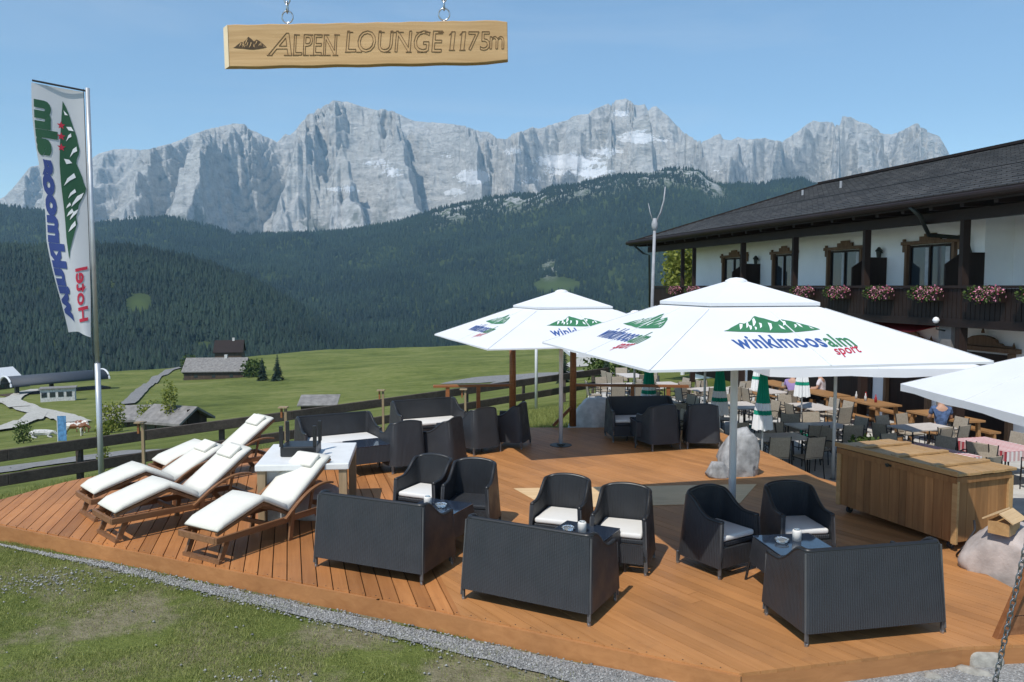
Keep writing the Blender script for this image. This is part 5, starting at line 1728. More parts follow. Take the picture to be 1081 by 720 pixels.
# serifs
m = MB()
def ser(px, py, w=5.0):
    a = Vector((sign_x(px - w / 2), -0.0145, sign_z(px - w / 2, py))); b = Vector((sign_x(px + w / 2), -0.0145, sign_z(px + w / 2, py)))
    m.bar(a, b, 0.002, 0.0018, (0, -1, 0))
for px in (286, 304, 313, 324, 331, 341, 347, 355): ser(px, 59.8, 6)
for px in (368, 380, 410, 432, 444, 448, 462): ser(px, 56.5, 6)
for px in (315, 329, 339, 346, 357, 371, 404, 416, 424, 443, 452, 466): ser(px, 35.6 if px > 360 else 38.3, 6)
for px in (477.3, 488.3):
    ser(px, 54.5, 6.5)
    m.bar(Vector((sign_x(px - 2.6), -0.0145, sign_z(px, 38.6))), Vector((sign_x(px + 0.6), -0.0145, sign_z(px, 35.2))), 0.0019, 0.0018, (0, -1, 0))
m.build('lettering', M['burnt'], bd, norm=False)
m = MB()
mm_ = [[(x, y) for x, y in MTN]]
for pl in mm_: m.add([Vector((sign_x(248) + x * (sign_x(283) - sign_x(248)), -0.0146, sign_z(260, 53.5) + (y + .1) * 0.038)) for x, y in pl], [tuple(range(len(pl)))])
m.build('burnt_emblem', M['burnt_dark'], bd, norm=False)
m = MB()
for pl in STREAK: m.add([Vector((sign_x(248) + x * (sign_x(283) - sign_x(248)), -0.0150, sign_z(260, 53.5) + (y + .1) * 0.038)) for x, y in pl], [tuple(range(len(pl)))])
m.build('emblem_stroke_marking', M['sign_wood'], bd, norm=False)
def link(m, c, L, W_, r, axis):
    """oval link, long axis vertical, in the XZ (axis 0) or YZ (axis 1) plane"""
    pts = []
    for k in range(16):
        a = 2 * PI * k / 16
        x, z = W_ / 2 * math.cos(a), L / 2 * math.sin(a)
        pts.append((c[0] + (x if axis == 0 else 0), c[1] + (x if axis == 1 else 0), c[2] + z))
    m.tube(pts, r, 6, closed=True)
for px in (304, 469):
    tz = hh / 2 + (0.0 if px < 400 else 0.0)
    x_ = sign_x(px); zt = tz + math.tan(til) * x_
    hk = MB(); hk.tube([(x_, 0, zt - 0.005), (x_, 0, zt + 0.009)], 0.002, 6); link(hk, (x_, 0, zt + 0.023), 0.033, 0.031, 0.0022, 0); hk.build('eye_screw', M['steel'], sg, smooth=True)
    cn = MB(); z0 = zt + 0.05
    for k in range(16): link(cn, (x_, 0, z0 + k * 0.024), 0.032, 0.016, 0.0023, (k + 1) % 2)
    cn.build('chain', M['steel'], sg, smooth=True)

# leaning plank frame and chain in the bottom right corner
p = at_z(1046, 688, -0.12)
fr_ = empty('leaning_frame', (p.x, p.y, -0.15), R(8), 'reddish timber frame filled with dark planks leaning at the right corner', 'frame')
m = MB(); m.bar((0, 0, 0.0), (0.5, 0, 1.14), 0.07, 0.06, (0, 1, 0)); m.build('beam', M['rail_wood'], fr_, bevel=0.005)
m = MB()
for k in range(5):
    z0 = 0.12 + k * 0.2
    m.add([(0.09 + z0 * .44, 0.03, z0), (1.6, 0.03, z0), (1.6, 0.03, z0 + 0.19), (0.09 + (z0 + .19) * .44, 0.03, z0 + 0.19),
           (0.09 + z0 * .44, 0.055, z0), (1.6, 0.055, z0), (1.6, 0.055, z0 + 0.19), (0.09 + (z0 + .19) * .44, 0.055, z0 + 0.19)],
          [(0, 1, 2, 3), (7, 6, 5, 4), (0, 4, 5, 1), (1, 5, 6, 2), (2, 6, 7, 3), (3, 7, 4, 0)])
m.build('planks', M['lounger_wood'], fr_)
m = MB(); m.bar((0.02, 0.02, 0.05), (1.6, 0.02, 0.05), 0.07, 0.09); m.build('sill', M['rail_wood'], fr_, bevel=0.005)
ca, cb = at_y(1090, 545, 4.3), at_y(1046, 740, 4.3)
m = MB(); d = (cb - ca); n_ = int(d.length / 0.036); dn = d.normalized(); side = Vector((dn.z, 0, -dn.x))
for k in range(n_):
    cc = ca + d * (k + .5) / n_
    pts = []
    for j in range(14):
        a = 2 * PI * j / 14
        off = dn * 0.026 * math.sin(a) + (side if k % 2 else Vector((0, 1, 0))) * 0.014 * math.cos(a)
        pts.append(cc + off - ca)
    m.tube(pts, 0.0045, 6, closed=True)
o = m.build('chain', M['chain_steel'], smooth=True); o.location = ca
tag(o, 'slack steel chain crossing the bottom right corner', 'chain')

# ------------------------------------------------------------------ the inn building
K = -0.238
nl = math.hypot(K, 1)
UX = Vector((K / nl, 1 / nl, 0))         # along the facade, away from the camera
UN = Vector((-1 / nl, K / nl, 0))        # out of the facade, towards the terrace
def BP(y, out, z):
    """point by its y on the wall line, metres out from the wall, height"""
    return Vector((17.06 + K * y, y, z)) + UN * out
inn = empty('inn', (17.06 + K * 25, 25, -1.05), 0, 'alpine inn with white walls, dark timber balcony and broad shingle roof', 'building')
iv = Vector(inn.location)
def L_(p): return Vector(p) - iv
Y0, Y1 = 12.0, 36.6
YJ = 20.6
# walls
def wallbox(m, ya, yb, inn_, out, z0, z1):
    a, b = BP(ya, out, z0), BP(yb, out, z0); c_, d_ = BP(yb, inn_, z0), BP(ya, inn_, z0)
    m.slab([L_(a), L_(b), L_(c_), L_(d_)], (0, 0, z1 - z0))
def ceil_z(y): return 5.05
m = MB(); wallbox(m, YJ, Y1, -7.5, 0.0, 1.95, 5.3); wallbox(m, Y0, YJ - 0.002, -7.5, -0.9, 1.95, 5.3); m.build('upper_wall', M['plaster'], inn)
m = MB(); wallbox(m, Y0, Y1 - 0.002, -7.4, -0.003, -3.0, 1.94); m.build('lower_wall', M['plaster'], inn)
# roof
EO = 2.05 * 1.0; RW = 8.2
e0, e1 = BP(11.0, EO, 5.08), BP(39.3, EO, 5.08)
r0_, r1_ = BP(11.0, -(RW - EO), 7.72), BP(36.2, -(RW - EO), 7.72)
far_ = BP(39.3, -(2 * RW - EO), 5.08); nea_ = BP(11.0, -(2 * RW - EO), 5.08)
def shingle_roof():
    m, t, b = newmat('dark roof shingles')
    v = coords(t, 'UV')
    br = N(t, 'ShaderNodeTexBrick'); t.links.new(v, br.inputs['Vector'])
    br.inputs['Scale'].default_value = 1.0; br.inputs['Brick Width'].default_value = 0.32; br.inputs['Row Height'].default_value = 0.36
    br.inputs['Mortar Size'].default_value = 0.016; br.inputs['Bias'].default_value = 0
    br.inputs['Color1'].default_value = (0.038, 0.037, 0.038, 1); br.inputs['Color2'].default_value = (0.075, 0.073, 0.073, 1); br.inputs['Mortar'].default_value = (0.008, 0.007, 0.007, 1)
    n = noise(t, v, 0.6, 5)
    r = ramp(t, [(0.3, (0.7, 0.7, 0.7)), (0.7, (1.25, 1.22, 1.2))]); t.links.new(n, r.inputs[0])
    t.links.new(mixc(t, 1.0, br.outputs['Color'], r.outputs[0], 'MULTIPLY'), b.inputs['Base Color'])
    b.inputs['Roughness'].default_value = 0.7
    bump(t, b, math_(t, 'SUBTRACT', 1.0, br.outputs['Fac']), 1.0, 0.05)
    return m
M['roof'] = shingle_roof()
# overlapping courses of shingle: stepped rows
m = MB(); rows = 26; uvl = []
for k in range(rows):
    q0, q1 = k / rows, (k + 1) / rows
    a, b = e0.lerp(r0_, q0), e1.lerp(r1_, q0); c_, d_ = e1.lerp(r1_, q1 + 0.004), e0.lerp(r0_, q1 + 0.004)
    up = Vector((0, 0, 0.045))
    vs = [a + up, b + up, c_ + up * 0.15, d_ + up * 0.15, a - up * 0.2, b - up * 0.2]
    m.add([L_(v) for v in vs], [(0, 1, 2, 3), (4, 5, 1, 0)])
o = m.build('roof', M['roof'], inn, norm=False)
uv = o.data.uv_layers.new(name='UVMap')
for p_ in o.data.polygons:
    for li in p_.loop_indices:
        w_ = o.data.vertices[o.data.loops[li].vertex_index].co + iv
        uv.data[li].uv = (w_.dot(UX), -w_.dot(UN) * 1.06)
rf = o
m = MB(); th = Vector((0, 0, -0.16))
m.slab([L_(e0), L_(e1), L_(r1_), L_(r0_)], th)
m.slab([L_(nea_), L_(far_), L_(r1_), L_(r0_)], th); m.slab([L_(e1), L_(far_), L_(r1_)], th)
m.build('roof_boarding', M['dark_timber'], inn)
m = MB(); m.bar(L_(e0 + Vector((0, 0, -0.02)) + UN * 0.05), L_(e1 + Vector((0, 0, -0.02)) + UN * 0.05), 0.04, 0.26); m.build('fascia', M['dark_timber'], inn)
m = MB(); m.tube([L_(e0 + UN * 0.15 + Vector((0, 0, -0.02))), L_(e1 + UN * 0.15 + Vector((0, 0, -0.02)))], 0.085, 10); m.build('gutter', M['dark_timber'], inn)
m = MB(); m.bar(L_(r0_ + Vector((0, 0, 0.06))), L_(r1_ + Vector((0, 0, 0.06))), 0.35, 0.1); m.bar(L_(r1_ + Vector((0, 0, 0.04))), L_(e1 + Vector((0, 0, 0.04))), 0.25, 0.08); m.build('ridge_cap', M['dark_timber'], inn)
for yy, h_ in ((19.5, 0.35), (31.0, 0.3), (33.5, 0.25)):
    pt = BP(yy, -(RW - EO) * (0.55 if yy > 20 else 0.9), 0); f_ = 0.55 if yy > 20 else 0.9
    z_ = 5.08 + (7.72 - 5.08) * ((EO + (RW - EO) * f_) / RW)
    m = MB(); m.tube([L_((pt.x, pt.y, z_)), L_((pt.x, pt.y, z_ + h_))], 0.05, 8); m.build('vent_pipe', M['mast_grey'], rf)
# soffit beams
m = MB()
y = 12.6
while y < 39:
    m.bar(L_(BP(y, -0.05, 5.02)), L_(BP(y, EO - 0.02, 4.93 - 0.0)), 0.12, 0.16); y += 0.95
m.bar(L_(BP(12, 1.42, 4.72)), L_(BP(38.4, 1.42, 4.72)), 0.2, 0.26)
m.build('rafters', M['dark_timber'], inn)
# balcony
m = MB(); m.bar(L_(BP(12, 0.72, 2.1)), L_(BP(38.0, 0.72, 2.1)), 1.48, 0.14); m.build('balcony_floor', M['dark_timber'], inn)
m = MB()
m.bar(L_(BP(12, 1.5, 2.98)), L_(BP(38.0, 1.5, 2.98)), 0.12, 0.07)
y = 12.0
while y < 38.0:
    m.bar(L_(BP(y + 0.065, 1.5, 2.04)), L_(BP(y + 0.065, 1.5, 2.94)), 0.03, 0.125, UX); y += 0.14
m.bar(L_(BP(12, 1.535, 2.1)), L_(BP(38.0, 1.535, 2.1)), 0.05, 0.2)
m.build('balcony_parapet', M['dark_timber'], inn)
bpost = 15.52
for q in (0.548, 0.430, 0.3436, 0.2806, 0.221, 0.207, 0.716):
    yy = 15.52 / (q + 0.238)
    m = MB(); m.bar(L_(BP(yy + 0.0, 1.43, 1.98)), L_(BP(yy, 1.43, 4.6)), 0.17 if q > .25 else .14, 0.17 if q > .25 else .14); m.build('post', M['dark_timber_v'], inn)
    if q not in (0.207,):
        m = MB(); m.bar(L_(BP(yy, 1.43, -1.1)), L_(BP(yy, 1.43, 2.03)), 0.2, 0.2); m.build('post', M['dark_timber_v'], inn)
# upper windows with carved surrounds
def wall_y(px): return 17.06 / ((px - CX) / F + 0.238)
def bwindow(y_c, w_, ztop, glass_frac=1.0, swag=True):
    fr = MB()
    for s_ in (-1, 1): fr.bar(L_(BP(y_c + s_ * w_ / 2, 0.05, 2.0)), L_(BP(y_c + s_ * w_ / 2, 0.05, ztop)), 0.16, 0.09, UX)
    fr.bar(L_(BP(y_c - w_ / 2 - 0.2, 0.07, ztop + 0.05)), L_(BP(y_c + w_ / 2 + 0.2, 0.07, ztop + 0.05)), 0.13, 0.1)
    fr.bar(L_(BP(y_c - w_ / 2 * 0.45, 0.06, ztop + 0.16)), L_(BP(y_c + w_ / 2 * 0.45, 0.06, ztop + 0.16)), 0.07, 0.12)
    fr.bar(L_(BP(y_c - w_ / 2 * 0.25, 0.06, ztop + 0.25)), L_(BP(y_c + w_ / 2 * 0.25, 0.06, ztop + 0.25)), 0.06, 0.08)
    for s_ in (-1, 1):
        fr.bar(L_(BP(y_c + s_ * (w_ / 2 + 0.15), 0.05, ztop - 0.2)), L_(BP(y_c + s_ * (w_ / 2 + 0.15), 0.05, ztop + 0.18)), 0.07, 0.08, UX)
    f_ = fr.build('window', M['carved'], inn, bevel=0.01)
    s = MB()
    for s_ in (-1, 0, 1): s.bar(L_(BP(y_c + s_ * (w_ / 2 - 0.12), 0.035, 2.02)), L_(BP(y_c + s_ * (w_ / 2 - 0.12), 0.035, ztop - 0.03)), 0.06, 0.05, UX)
    s.bar(L_(BP(y_c - w_ / 2 + 0.1, 0.035, ztop - 0.05)), L_(BP(y_c + w_ / 2 - 0.1, 0.035, ztop - 0.05)), 0.05, 0.06)
    s.build('sash', M['dark_timber_v'], f_)
    g = MB(); g.slab([L_(BP(y_c - w_ / 2 + .09, 0.012, 2.0)), L_(BP(y_c + w_ / 2 - .09, 0.012, 2.0)), L_(BP(y_c + w_ / 2 - .09, 0.012, ztop - .02)), L_(BP(y_c - w_ / 2 + .09, 0.012, ztop - .02))], UN * 0.008)
    g.build('pane', M['pane'], f_)
    cr = MB()
    for k, (a_, b_) in enumerate(((-.42, -.30), (.05, .12))):
        cr.slab([L_(BP(y_c + a_ * w_, 0.022, 2.0)), L_(BP(y_c + b_ * w_, 0.022, 2.0)), L_(BP(y_c + b_ * w_, 0.022, ztop - .1)), L_(BP(y_c + a_ * w_, 0.022, ztop - .1))], UN * 0.004)
    cr.build('curtain', M['curtain'], f_)
for pxa, pxb in ((763, 788), (816, 840), (873, 912), (955, 1010)):
    ya, yb = wall_y(pxa), wall_y(pxb); bwindow((ya + yb) / 2, abs(ya - yb) * 0.9, 4.18)
# partition screens between balconies
for pxp in (802, 935, 1038):
    yy = wall_y(pxp) 
    m = MB(); m.slab([L_(BP(yy, 0.02, 1.98)), L_(BP(yy, 1.2, 1.98)), L_(BP(yy, 1.2, 3.55)), L_(BP(yy, 0.7, 3.86)), L_(BP(yy, 0.02, 3.86))], UX * 0.05)
    m.build('screen', M['dark_timber_v'], inn)
# wall lanterns on the upper floor
for pxp in (800, 930):
    yy = wall_y(pxp); pt = L_(BP(yy, 0.14, 3.98))
    m = MB(); m.lathe([(0.02, -0.16), (0.06, -0.14), (0.085, 0.06), (0.12, 0.08), (0.03, 0.2)], 8, pt); m.bar(L_(BP(yy, 0.0, 4.0)), L_(BP(yy, 0.14, 4.1)), 0.02, 0.02); m.build('wall_lamp', M['lamp_black'], inn)
# down pipe
pts = [BP(wall_y(950) - 2.8, EO + 0.12, 5.0), BP(wall_y(950) - 2.9, EO - 0.1, 4.75), BP(21.5, 0.9, 4.35), BP(21.02, 0.12, 4.25), BP(20.97, 0.1, 3.9), BP(20.97, 0.1, 2.0)]
m = MB(); m.tube([L_(p_) for p_ in pts], 0.055, 8); m.build('down_pipe', M['lamp_black'], inn, smooth=True)
pts = [BP(38.6, EO + 0.12, 4.95), BP(38.4, EO - 0.3, 4.55), BP(38.0, 1.6, 4.45), BP(37.9, 1.6, 2.0)]
m = MB(); m.tube([L_(p_) for p_ in pts], 0.05, 8); m.build('down_pipe', M['lamp_black'], inn, smooth=True)
# ground floor: two doorways with carved pediments, dark openings
def pediment_door(y_c, w_, ztop, panes=False):
    m = MB(); m.slab([L_(BP(y_c - w_ / 2, 0.02, -1.0)), L_(BP(y_c + w_ / 2, 0.02, -1.0)), L_(BP(y_c + w_ / 2, 0.02, ztop)), L_(BP(y_c - w_ / 2, 0.02, ztop))], UN * 0.02)
    d_ = m.build('door', M['dark_timber_v'], inn)
    fr = MB()
    for s_ in (-1, 1): fr.bar(L_(BP(y_c + s_ * (w_ / 2 + .08), 0.07, -1.0)), L_(BP(y_c + s_ * (w_ / 2 + .08), 0.07, ztop + .05)), 0.16, 0.12, UX)
    fr.bar(L_(BP(y_c - w_ / 2 - .3, 0.1, ztop + .12)), L_(BP(y_c + w_ / 2 + .3, 0.1, ztop + .12)), 0.18, 0.12)
    prof = [(-.62, 0), (-.6, .1), (-.42, .1), (-.38, .2), (-.3, .22), (-.28, .36), (-.2, .48), (-.08, .55), (0, .57), (.08, .55), (.2, .48), (.28, .36), (.3, .22), (.38, .2), (.42, .1), (.6, .1), (.62, 0)]
    fr.slab([L_(BP(y_c + a * w_, 0.06, ztop + .185 + b * 0.5)) for a, b in prof], UN * 0.09)
    for s_ in (-1, 0, 1):
        fr.lathe([(0.05, 0), (0.03, .08), (0.0, .16)], 8, L_(BP(y_c + s_ * w_ * .6, 0.1, ztop + (.185 if s_ else .52))))
    fr.build('frame', M['carved'], d_, bevel=0.012)
pediment_door(20.45, 1.55, 1.28)
pediment_door(wall_y(962), 1.5, 1.28)
pediment_door(29.5, 1.6, 1.0)
pediment_door(33.0, 1.6, 1.0)
# dark wood panelling on the ground floor beyond the doors
for a_, b_ in ((24.6, 28.0), (30.6, 31.8), (34.2, 36.5)):
    m = MB(); wallbox(m, a_, b_, 0.0, 0.05, -1.0, 1.8); m.build('panelling', M['dark_timber_v'], inn)
lq = BP(20.3, 1.25, -1.02)
lp_ = empty('lamp_pillar', lq, math.atan2(UX.y, UX.x), 'grey stone pillar under the balcony with a white globe lamp on it', 'lamp')
m = MB(); m.box((0, 0, 1.52), (0.42, 0.3, 3.04)); m.build('pillar', M['shingle'], lp_, bevel=0.01)
m = MB(); m.lathe([(0.001, -0.085), (0.055, -0.062), (0.085, 0), (0.055, 0.062), (0.001, 0.085)], 16, (0, 0.42, 3.17)); m.build('globe', M['globe'], lp_, smooth=True)
m = MB(); m.tube([(0, 0.14, 2.9), (0, 0.4, 2.95), (0, 0.42, 3.09)], 0.02, 8); m.build('bracket', M['lamp_black'], lp_)
# awning
aw = empty('awning', tuple(BP(25.5, 0, 1.55)), 0, 'dark red awning under the balcony of the inn', 'awning')
q = Vector(aw.location)
m = MB(); m.slab([BP(21.4, 0.1, 2.0) - q, BP(24.8, 0.1, 2.0) - q, BP(24.8, 1.42, 1.78) - q, BP(21.4, 1.42, 1.78) - q], (0, 0, 0.02)); m.build('cloth', M['awning_red'], aw)
m = MB(); m.tube([BP(21.4, 0.12, 1.93) - q, BP(24.8, 0.12, 1.93) - q], 0.06, 8); m.build('roller', M['lamp_black'], aw)
# flower boxes
def leafy(name, n, dims, size, mat, parent, seed, loc=(0, 0, 0)):
    rg = np.random.default_rng(seed)
    c_ = (rg.random((n, 3)) * 2 - 1); rr_ = np.linalg.norm(c_, axis=1, keepdims=True); c_ = c_ / np.maximum(rr_, 1e-3) * np.clip(rr_, 0, 1)
    c_ = c_ * np.array(dims) / 2 * (0.7 + 0.6 * rg.random((n, 1))) + np.array(loc)
    a, b = rg.normal(size=(n, 3)), rg.normal(size=(n, 3))
    a /= np.linalg.norm(a, axis=1, keepdims=True); b -= a * (a * b).sum(1, keepdims=True); b /= np.linalg.norm(b, axis=1, keepdims=True)
    s = size * (0.6 + 0.8 * rg.random((n, 1)))
    V = np.stack([c_ - a * s, c_ + b * s * .6, c_ + a * s, c_ - b * s * .6], 1).reshape(-1, 3)
    Fc = np.arange(4 * n).reshape(-1, 4)
    return mesh_np(name, V, Fc, M[mat], rnd=rg.random(n), parent=parent)
FB = None
for i, (pxp, lb) in enumerate(((703, 'first from the far end of the balcony'), (722, 'second from the far end of the balcony'), (868, 'left of the screened balcony windows'), (910, 'under the third carved window'),
                       (957, 'just left of the widest window'), (1016, 'under the dark screen at right'), (1071, 'at the right edge of the picture'), (833, 'beside the top of the near umbrella'))):
    yy = 15.16 / ((pxp - CX) / F + 0.238); pt = BP(yy, 1.68, 2.72)
    if FB is None:
        r_ = empty('flower_box', pt, math.atan2(UX.y, UX.x), 'balcony box of pink geraniums, ' + lb, 'flower box', 'pink geranium boxes on the balcony')
        m = MB(); m.box((0, 0, 0), (1.0, 0.2, 0.18)); m.build('box', M['dark_timber'], r_)
        leafy('leaves', 500, (0.95, 0.36, 0.36), 0.042, 'leaf_dark', r_, 1, (0, 0.02, 0.08)); tag(leafy('flowers', 340, (0.75, 0.42, 0.36), 0.026, 'petal_pink', r_, 2, (-0.14, 0.03, 0.1)), kind='stuff')
        FB = r_
    else: dup(FB, pt, math.atan2(UX.y, UX.x), 'balcony box of pink geraniums, ' + lb)

# ------------------------------------------------------------------ lower terrace
tp = [(5.15, 11.9), (4.75, 14.5), (4.5, 16.5), (2.6, 17.4), (2.2, 19.5), (2.0, 23.5), (2.8, 29.0), (4.2, 32.5), (9.2, 33.2), (14.5, 12.0), (14.5, 9.8), (6.8, 9.8), (6.6, 10.6)]
m = MB(); m.prism(tp, -1.16, -1.02); o = m.build('terrace_paving', M['paving']); tag(o, 'pale paved terrace below the deck', None, None, 'structure')
TZ = -1.02
def cafe_chair():
    r = empty('terrace_chair', (0, 0, 0), 0, 'x', 'chair', 'taupe mesh chairs on the terrace')
    m = MB(); m.box((0, 0, 0.44), (0.44, 0.42, 0.02)); m.build('seat', M['taupe'], r)
    m = MB(); m.box((0, 0.24, 0.68), (0.44, 0.02, 0.44), Matrix.Rotation(R(-10), 3, 'X')); m.build('backrest', M['taupe'], r, bevel=0.006)
    for sx in (-1, 1):
        m = MB()
        m.tube([(sx * .23, -.22, 0), (sx * .23, -.2, .44), (sx * .24, -.2, .64), (sx * .24, .1, .66), (sx * .235, .235, .62)], 0.013, 6)
        m.tube([(sx * .225, .27, 0), (sx * .225, .2, .44), (sx * .225, .285, .91)], 0.013, 6)
        m.tube([(sx * .225, -.2, .425), (sx * .225, .2, .425)], 0.012, 6)
        m.build('side_frame', M['frame_black'], r)
    return r
def cafe_table(top_mat='table_top', nm='terrace_table'):
    r = empty(nm, (0, 0, 0), 0, 'x', 'table', 'rectangular tables on the terrace')
    m = MB(); m.box((0, 0, .735), (1.3, .78, .03)); m.build('table_top', M[top_mat], r, bevel=0.004)
    for sx in (-1, 1):
        for sy in (-1, 1):
            m = MB(); m.tube([(sx * .56, sy * .32, .72), (sx * .58, sy * .34, 0)], 0.017, 6); m.build('leg', M['frame_black'], r)
    return r
def check_mat():
    m, t, b = newmat('red white checks')
    v = coords(t, 'Object')
    c1 = N(t, 'ShaderNodeTexWave', wave_type='BANDS', bands_direction='X'); c1.inputs['Scale'].default_value = 3.0; t.links.new(v, c1.inputs[0])
    c2 = N(t, 'ShaderNodeTexWave', wave_type='BANDS', bands_direction='Y'); c2.inputs['Scale'].default_value = 3.0; t.links.new(v, c2.inputs[0])
    f = math_(t, 'ADD', math_(t, 'GREATER_THAN', c1.outputs['Fac'], .5), math_(t, 'GREATER_THAN', c2.outputs['Fac'], .5))
    r = ramp(t, [(0.0, (.75, .73, .72)), (1.0, (.45, .05, .07))]); t.links.new(math_(t, 'MULTIPLY', f, .5), r.inputs[0])
    t.links.new(r.outputs[0], b.inputs['Base Color']); b.inputs['Roughness'].default_value = .9
    return m
M['checks'] = check_mat()
CH = cafe_chair(); TB = cafe_table()
first = [True, True]
TT = [(5.75, 17.2, "beside the standing stone", 0), (8.2, 21.6, "by the white-poled parasol", 0), (6.35, 21.8, "behind the nearest closed parasol", 0),
      (9.55, 18.4, "in the sun behind the chest", 1), (8.35, 15.6, "with red checks behind the chest", 2), (10.0, 16.3, "with red checks at the right edge", 2),
      (6.3, 25.3, "near the middle balcony posts", 0), (4.3, 22.3, "second behind the brown railing", 0), (5.2, 26.5, "deep behind the closed parasols", 0),
      (3.6, 26.4, "at the terrace's far left corner", 0), (3.55, 19.6, "just behind the brown railing", 0), (8.0, 24.9, "close to the inn's wall", 0), (7.2, 18.6, "beside the white umbrella pole", 1),
      (4.4, 29.2, "farthest back at the inn's end", 0), (6.9, 13.9, "nearest the deck edge", 1)]
SEATS = ((-.35, .62, 0), (.35, .62, 0), (-.35, -.62, PI), (.35, -.62, PI), (-.95, 0, PI / 2), (.95, 0, -PI / 2))
WHERE = ('at the far left', 'at the far right', 'at the near left', 'at the near right', 'at the left end', 'at the right end')
for i, (x, y, wh, kind) in enumerate(TT):
    rz = math.atan2(UX.y, UX.x) + random.uniform(-.15, .15) + (PI / 2 if i % 3 == 0 else 0)
    loc = (x, y, TZ)
    if first[0]: t_ = TB; first[0] = False; t_.location = loc; t_.rotation_euler = (0, 0, rz)
    else: t_ = dup(TB, loc, rz)
    t_['label'] = 'pale rectangular terrace table ' + wh
    if kind == 2:
        cl = MB(); cl.box((0, 0, .757), (1.42, .9, .01))
        for s_ in (-1, 1): cl.box((0, s_ * .447, .66), (1.42, .006, .19)); cl.box((s_ * .707, 0, .66), (.006, .9, .19))
        o = cl.build('tablecloth', M['checks']); o.location = loc; o.rotation_euler = (0, 0, rz)
        tag(o, 'red and white checked cloth on the table ' + ('at the right edge' if x > 9 else 'behind the chest lid'), 'tablecloth')
    for j, (dx, dy, da) in enumerate(SEATS):
        jx, jy, ja = random.uniform(-.06, .06), random.uniform(-.08, .12), random.uniform(-.25, .25)
        dx += jx; dy += jy * (1 if dy > 0 else -1)
        cx = x + dx * math.cos(rz) - dy * math.sin(rz); cy = y + dx * math.sin(rz) + dy * math.cos(rz)
        if cx > 17.06 + K * cy - 0.5: continue
        lb = 'taupe chair ' + WHERE[j] + ' of the table ' + wh
        if first[1]: c_ = CH; first[1] = False; c_.location = (cx, cy, TZ); c_.rotation_euler = (0, 0, rz + da + ja)
        else: c_ = dup(CH, (cx, cy, TZ), rz + da + ja)
        c_['label'] = lb[:100]
# natural wood tables and benches near the house wall
def beer_set(x, y, rz, lb):
    r = empty('wooden_table', (x, y, TZ), rz, 'natural wood table ' + lb, 'table', 'natural wood tables by the inn')
    m = MB(); m.box((0, 0, .75), (1.8, .75, .05)); m.build('table_top', M['bench_wood'], r, bevel=.004)
    for sx in (-1, 1):
        for sy in (-1, 1):
            m = MB(); m.bar((sx * .75, sy * .28, .725), (sx * .78, sy * .33, 0), .08, .08); m.build('leg', M['bench_wood'], r)
    m = MB(); m.bar((-.75, 0, .3), (.75, 0, .3), .05, .08); m.build('stretcher', M['bench_wood'], r)
    for s_ in (-1, 1):
        q = Matrix.Rotation(rz, 3, 'Z') @ Vector((0, s_ * .72, 0))
        b = empty('wooden_bench', (x + q.x, y + q.y, TZ), rz, 'wood bench on the %s side, ' % ('far' if s_ > 0 else 'near') + lb, 'bench', 'natural wood benches by the inn')
        m = MB(); m.box((0, 0, .44), (1.7, .34, .05)); m.build('seat', M['bench_wood'], b, bevel=.004)
        for sx in (-1, 1):
            m = MB(); m.bar((sx * .7, 0, .415), (sx * .74, 0, 0), .28, .06); m.build('leg', M['bench_wood'], b)
rzb = math.atan2(UX.y, UX.x)
for (x, y, lb) in ((10.1, 22.4, 'left of the hanging umbrella cloth'), (10.9, 19.9, 'half hidden by the right umbrella'), (8.9, 26.5, 'deep in the shade by the panelling'), (9.5, 24.3, 'behind the white umbrella pole')):
    beer_set(x, y, rzb, lb)
for k, (dx, dy) in enumerate(((-.3, 0), (0, .1), (.25, -.1), (.4, .1))):
    q = Matrix.Rotation(rzb, 3, 'Z') @ Vector((dx, dy, 0))
    m = MB(); m.lathe([(0.035, 0), (0.035, .12), (0.014, .17), (0.013, .22)], 10)
    o = m.build('bottle', M['rock_pale'] if k % 2 else M['awning_red'], smooth=True); o.location = (10.1 + q.x, 22.4 + q.y, TZ + .776)
    tag(o, ('pale' if k % 2 else 'red') + ' condiment bottle, %s on the natural wood table' % ('nearest the camera', 'second', 'third', 'farthest')[k], 'bottle')
# dark planter box with plants near the chest
pq = at_y(911, 470, 15.2)
pl = empty('planter', (pq.x, pq.y, TZ), 0.3, 'dark tall planter with purple leaves behind the left end of the chest', 'planter')
m = MB(); m.add([(-.17, -.17, 0), (.17, -.17, 0), (.17, .17, 0), (-.17, .17, 0), (-.23, -.23, .95), (.23, -.23, .95), (.23, .23, .95), (-.23, .23, .95)], [(3, 2, 1, 0), (4, 5, 6, 7), (0, 1, 5, 4), (1, 2, 6, 5), (2, 3, 7, 6), (3, 0, 4, 7)])
m.build('pot', M['black_leg'], pl, bevel=.01)
leafy('leaves', 260, (.5, .5, .3), .045, 'leaf_dark', pl, 9, (0, 0, 1.0))

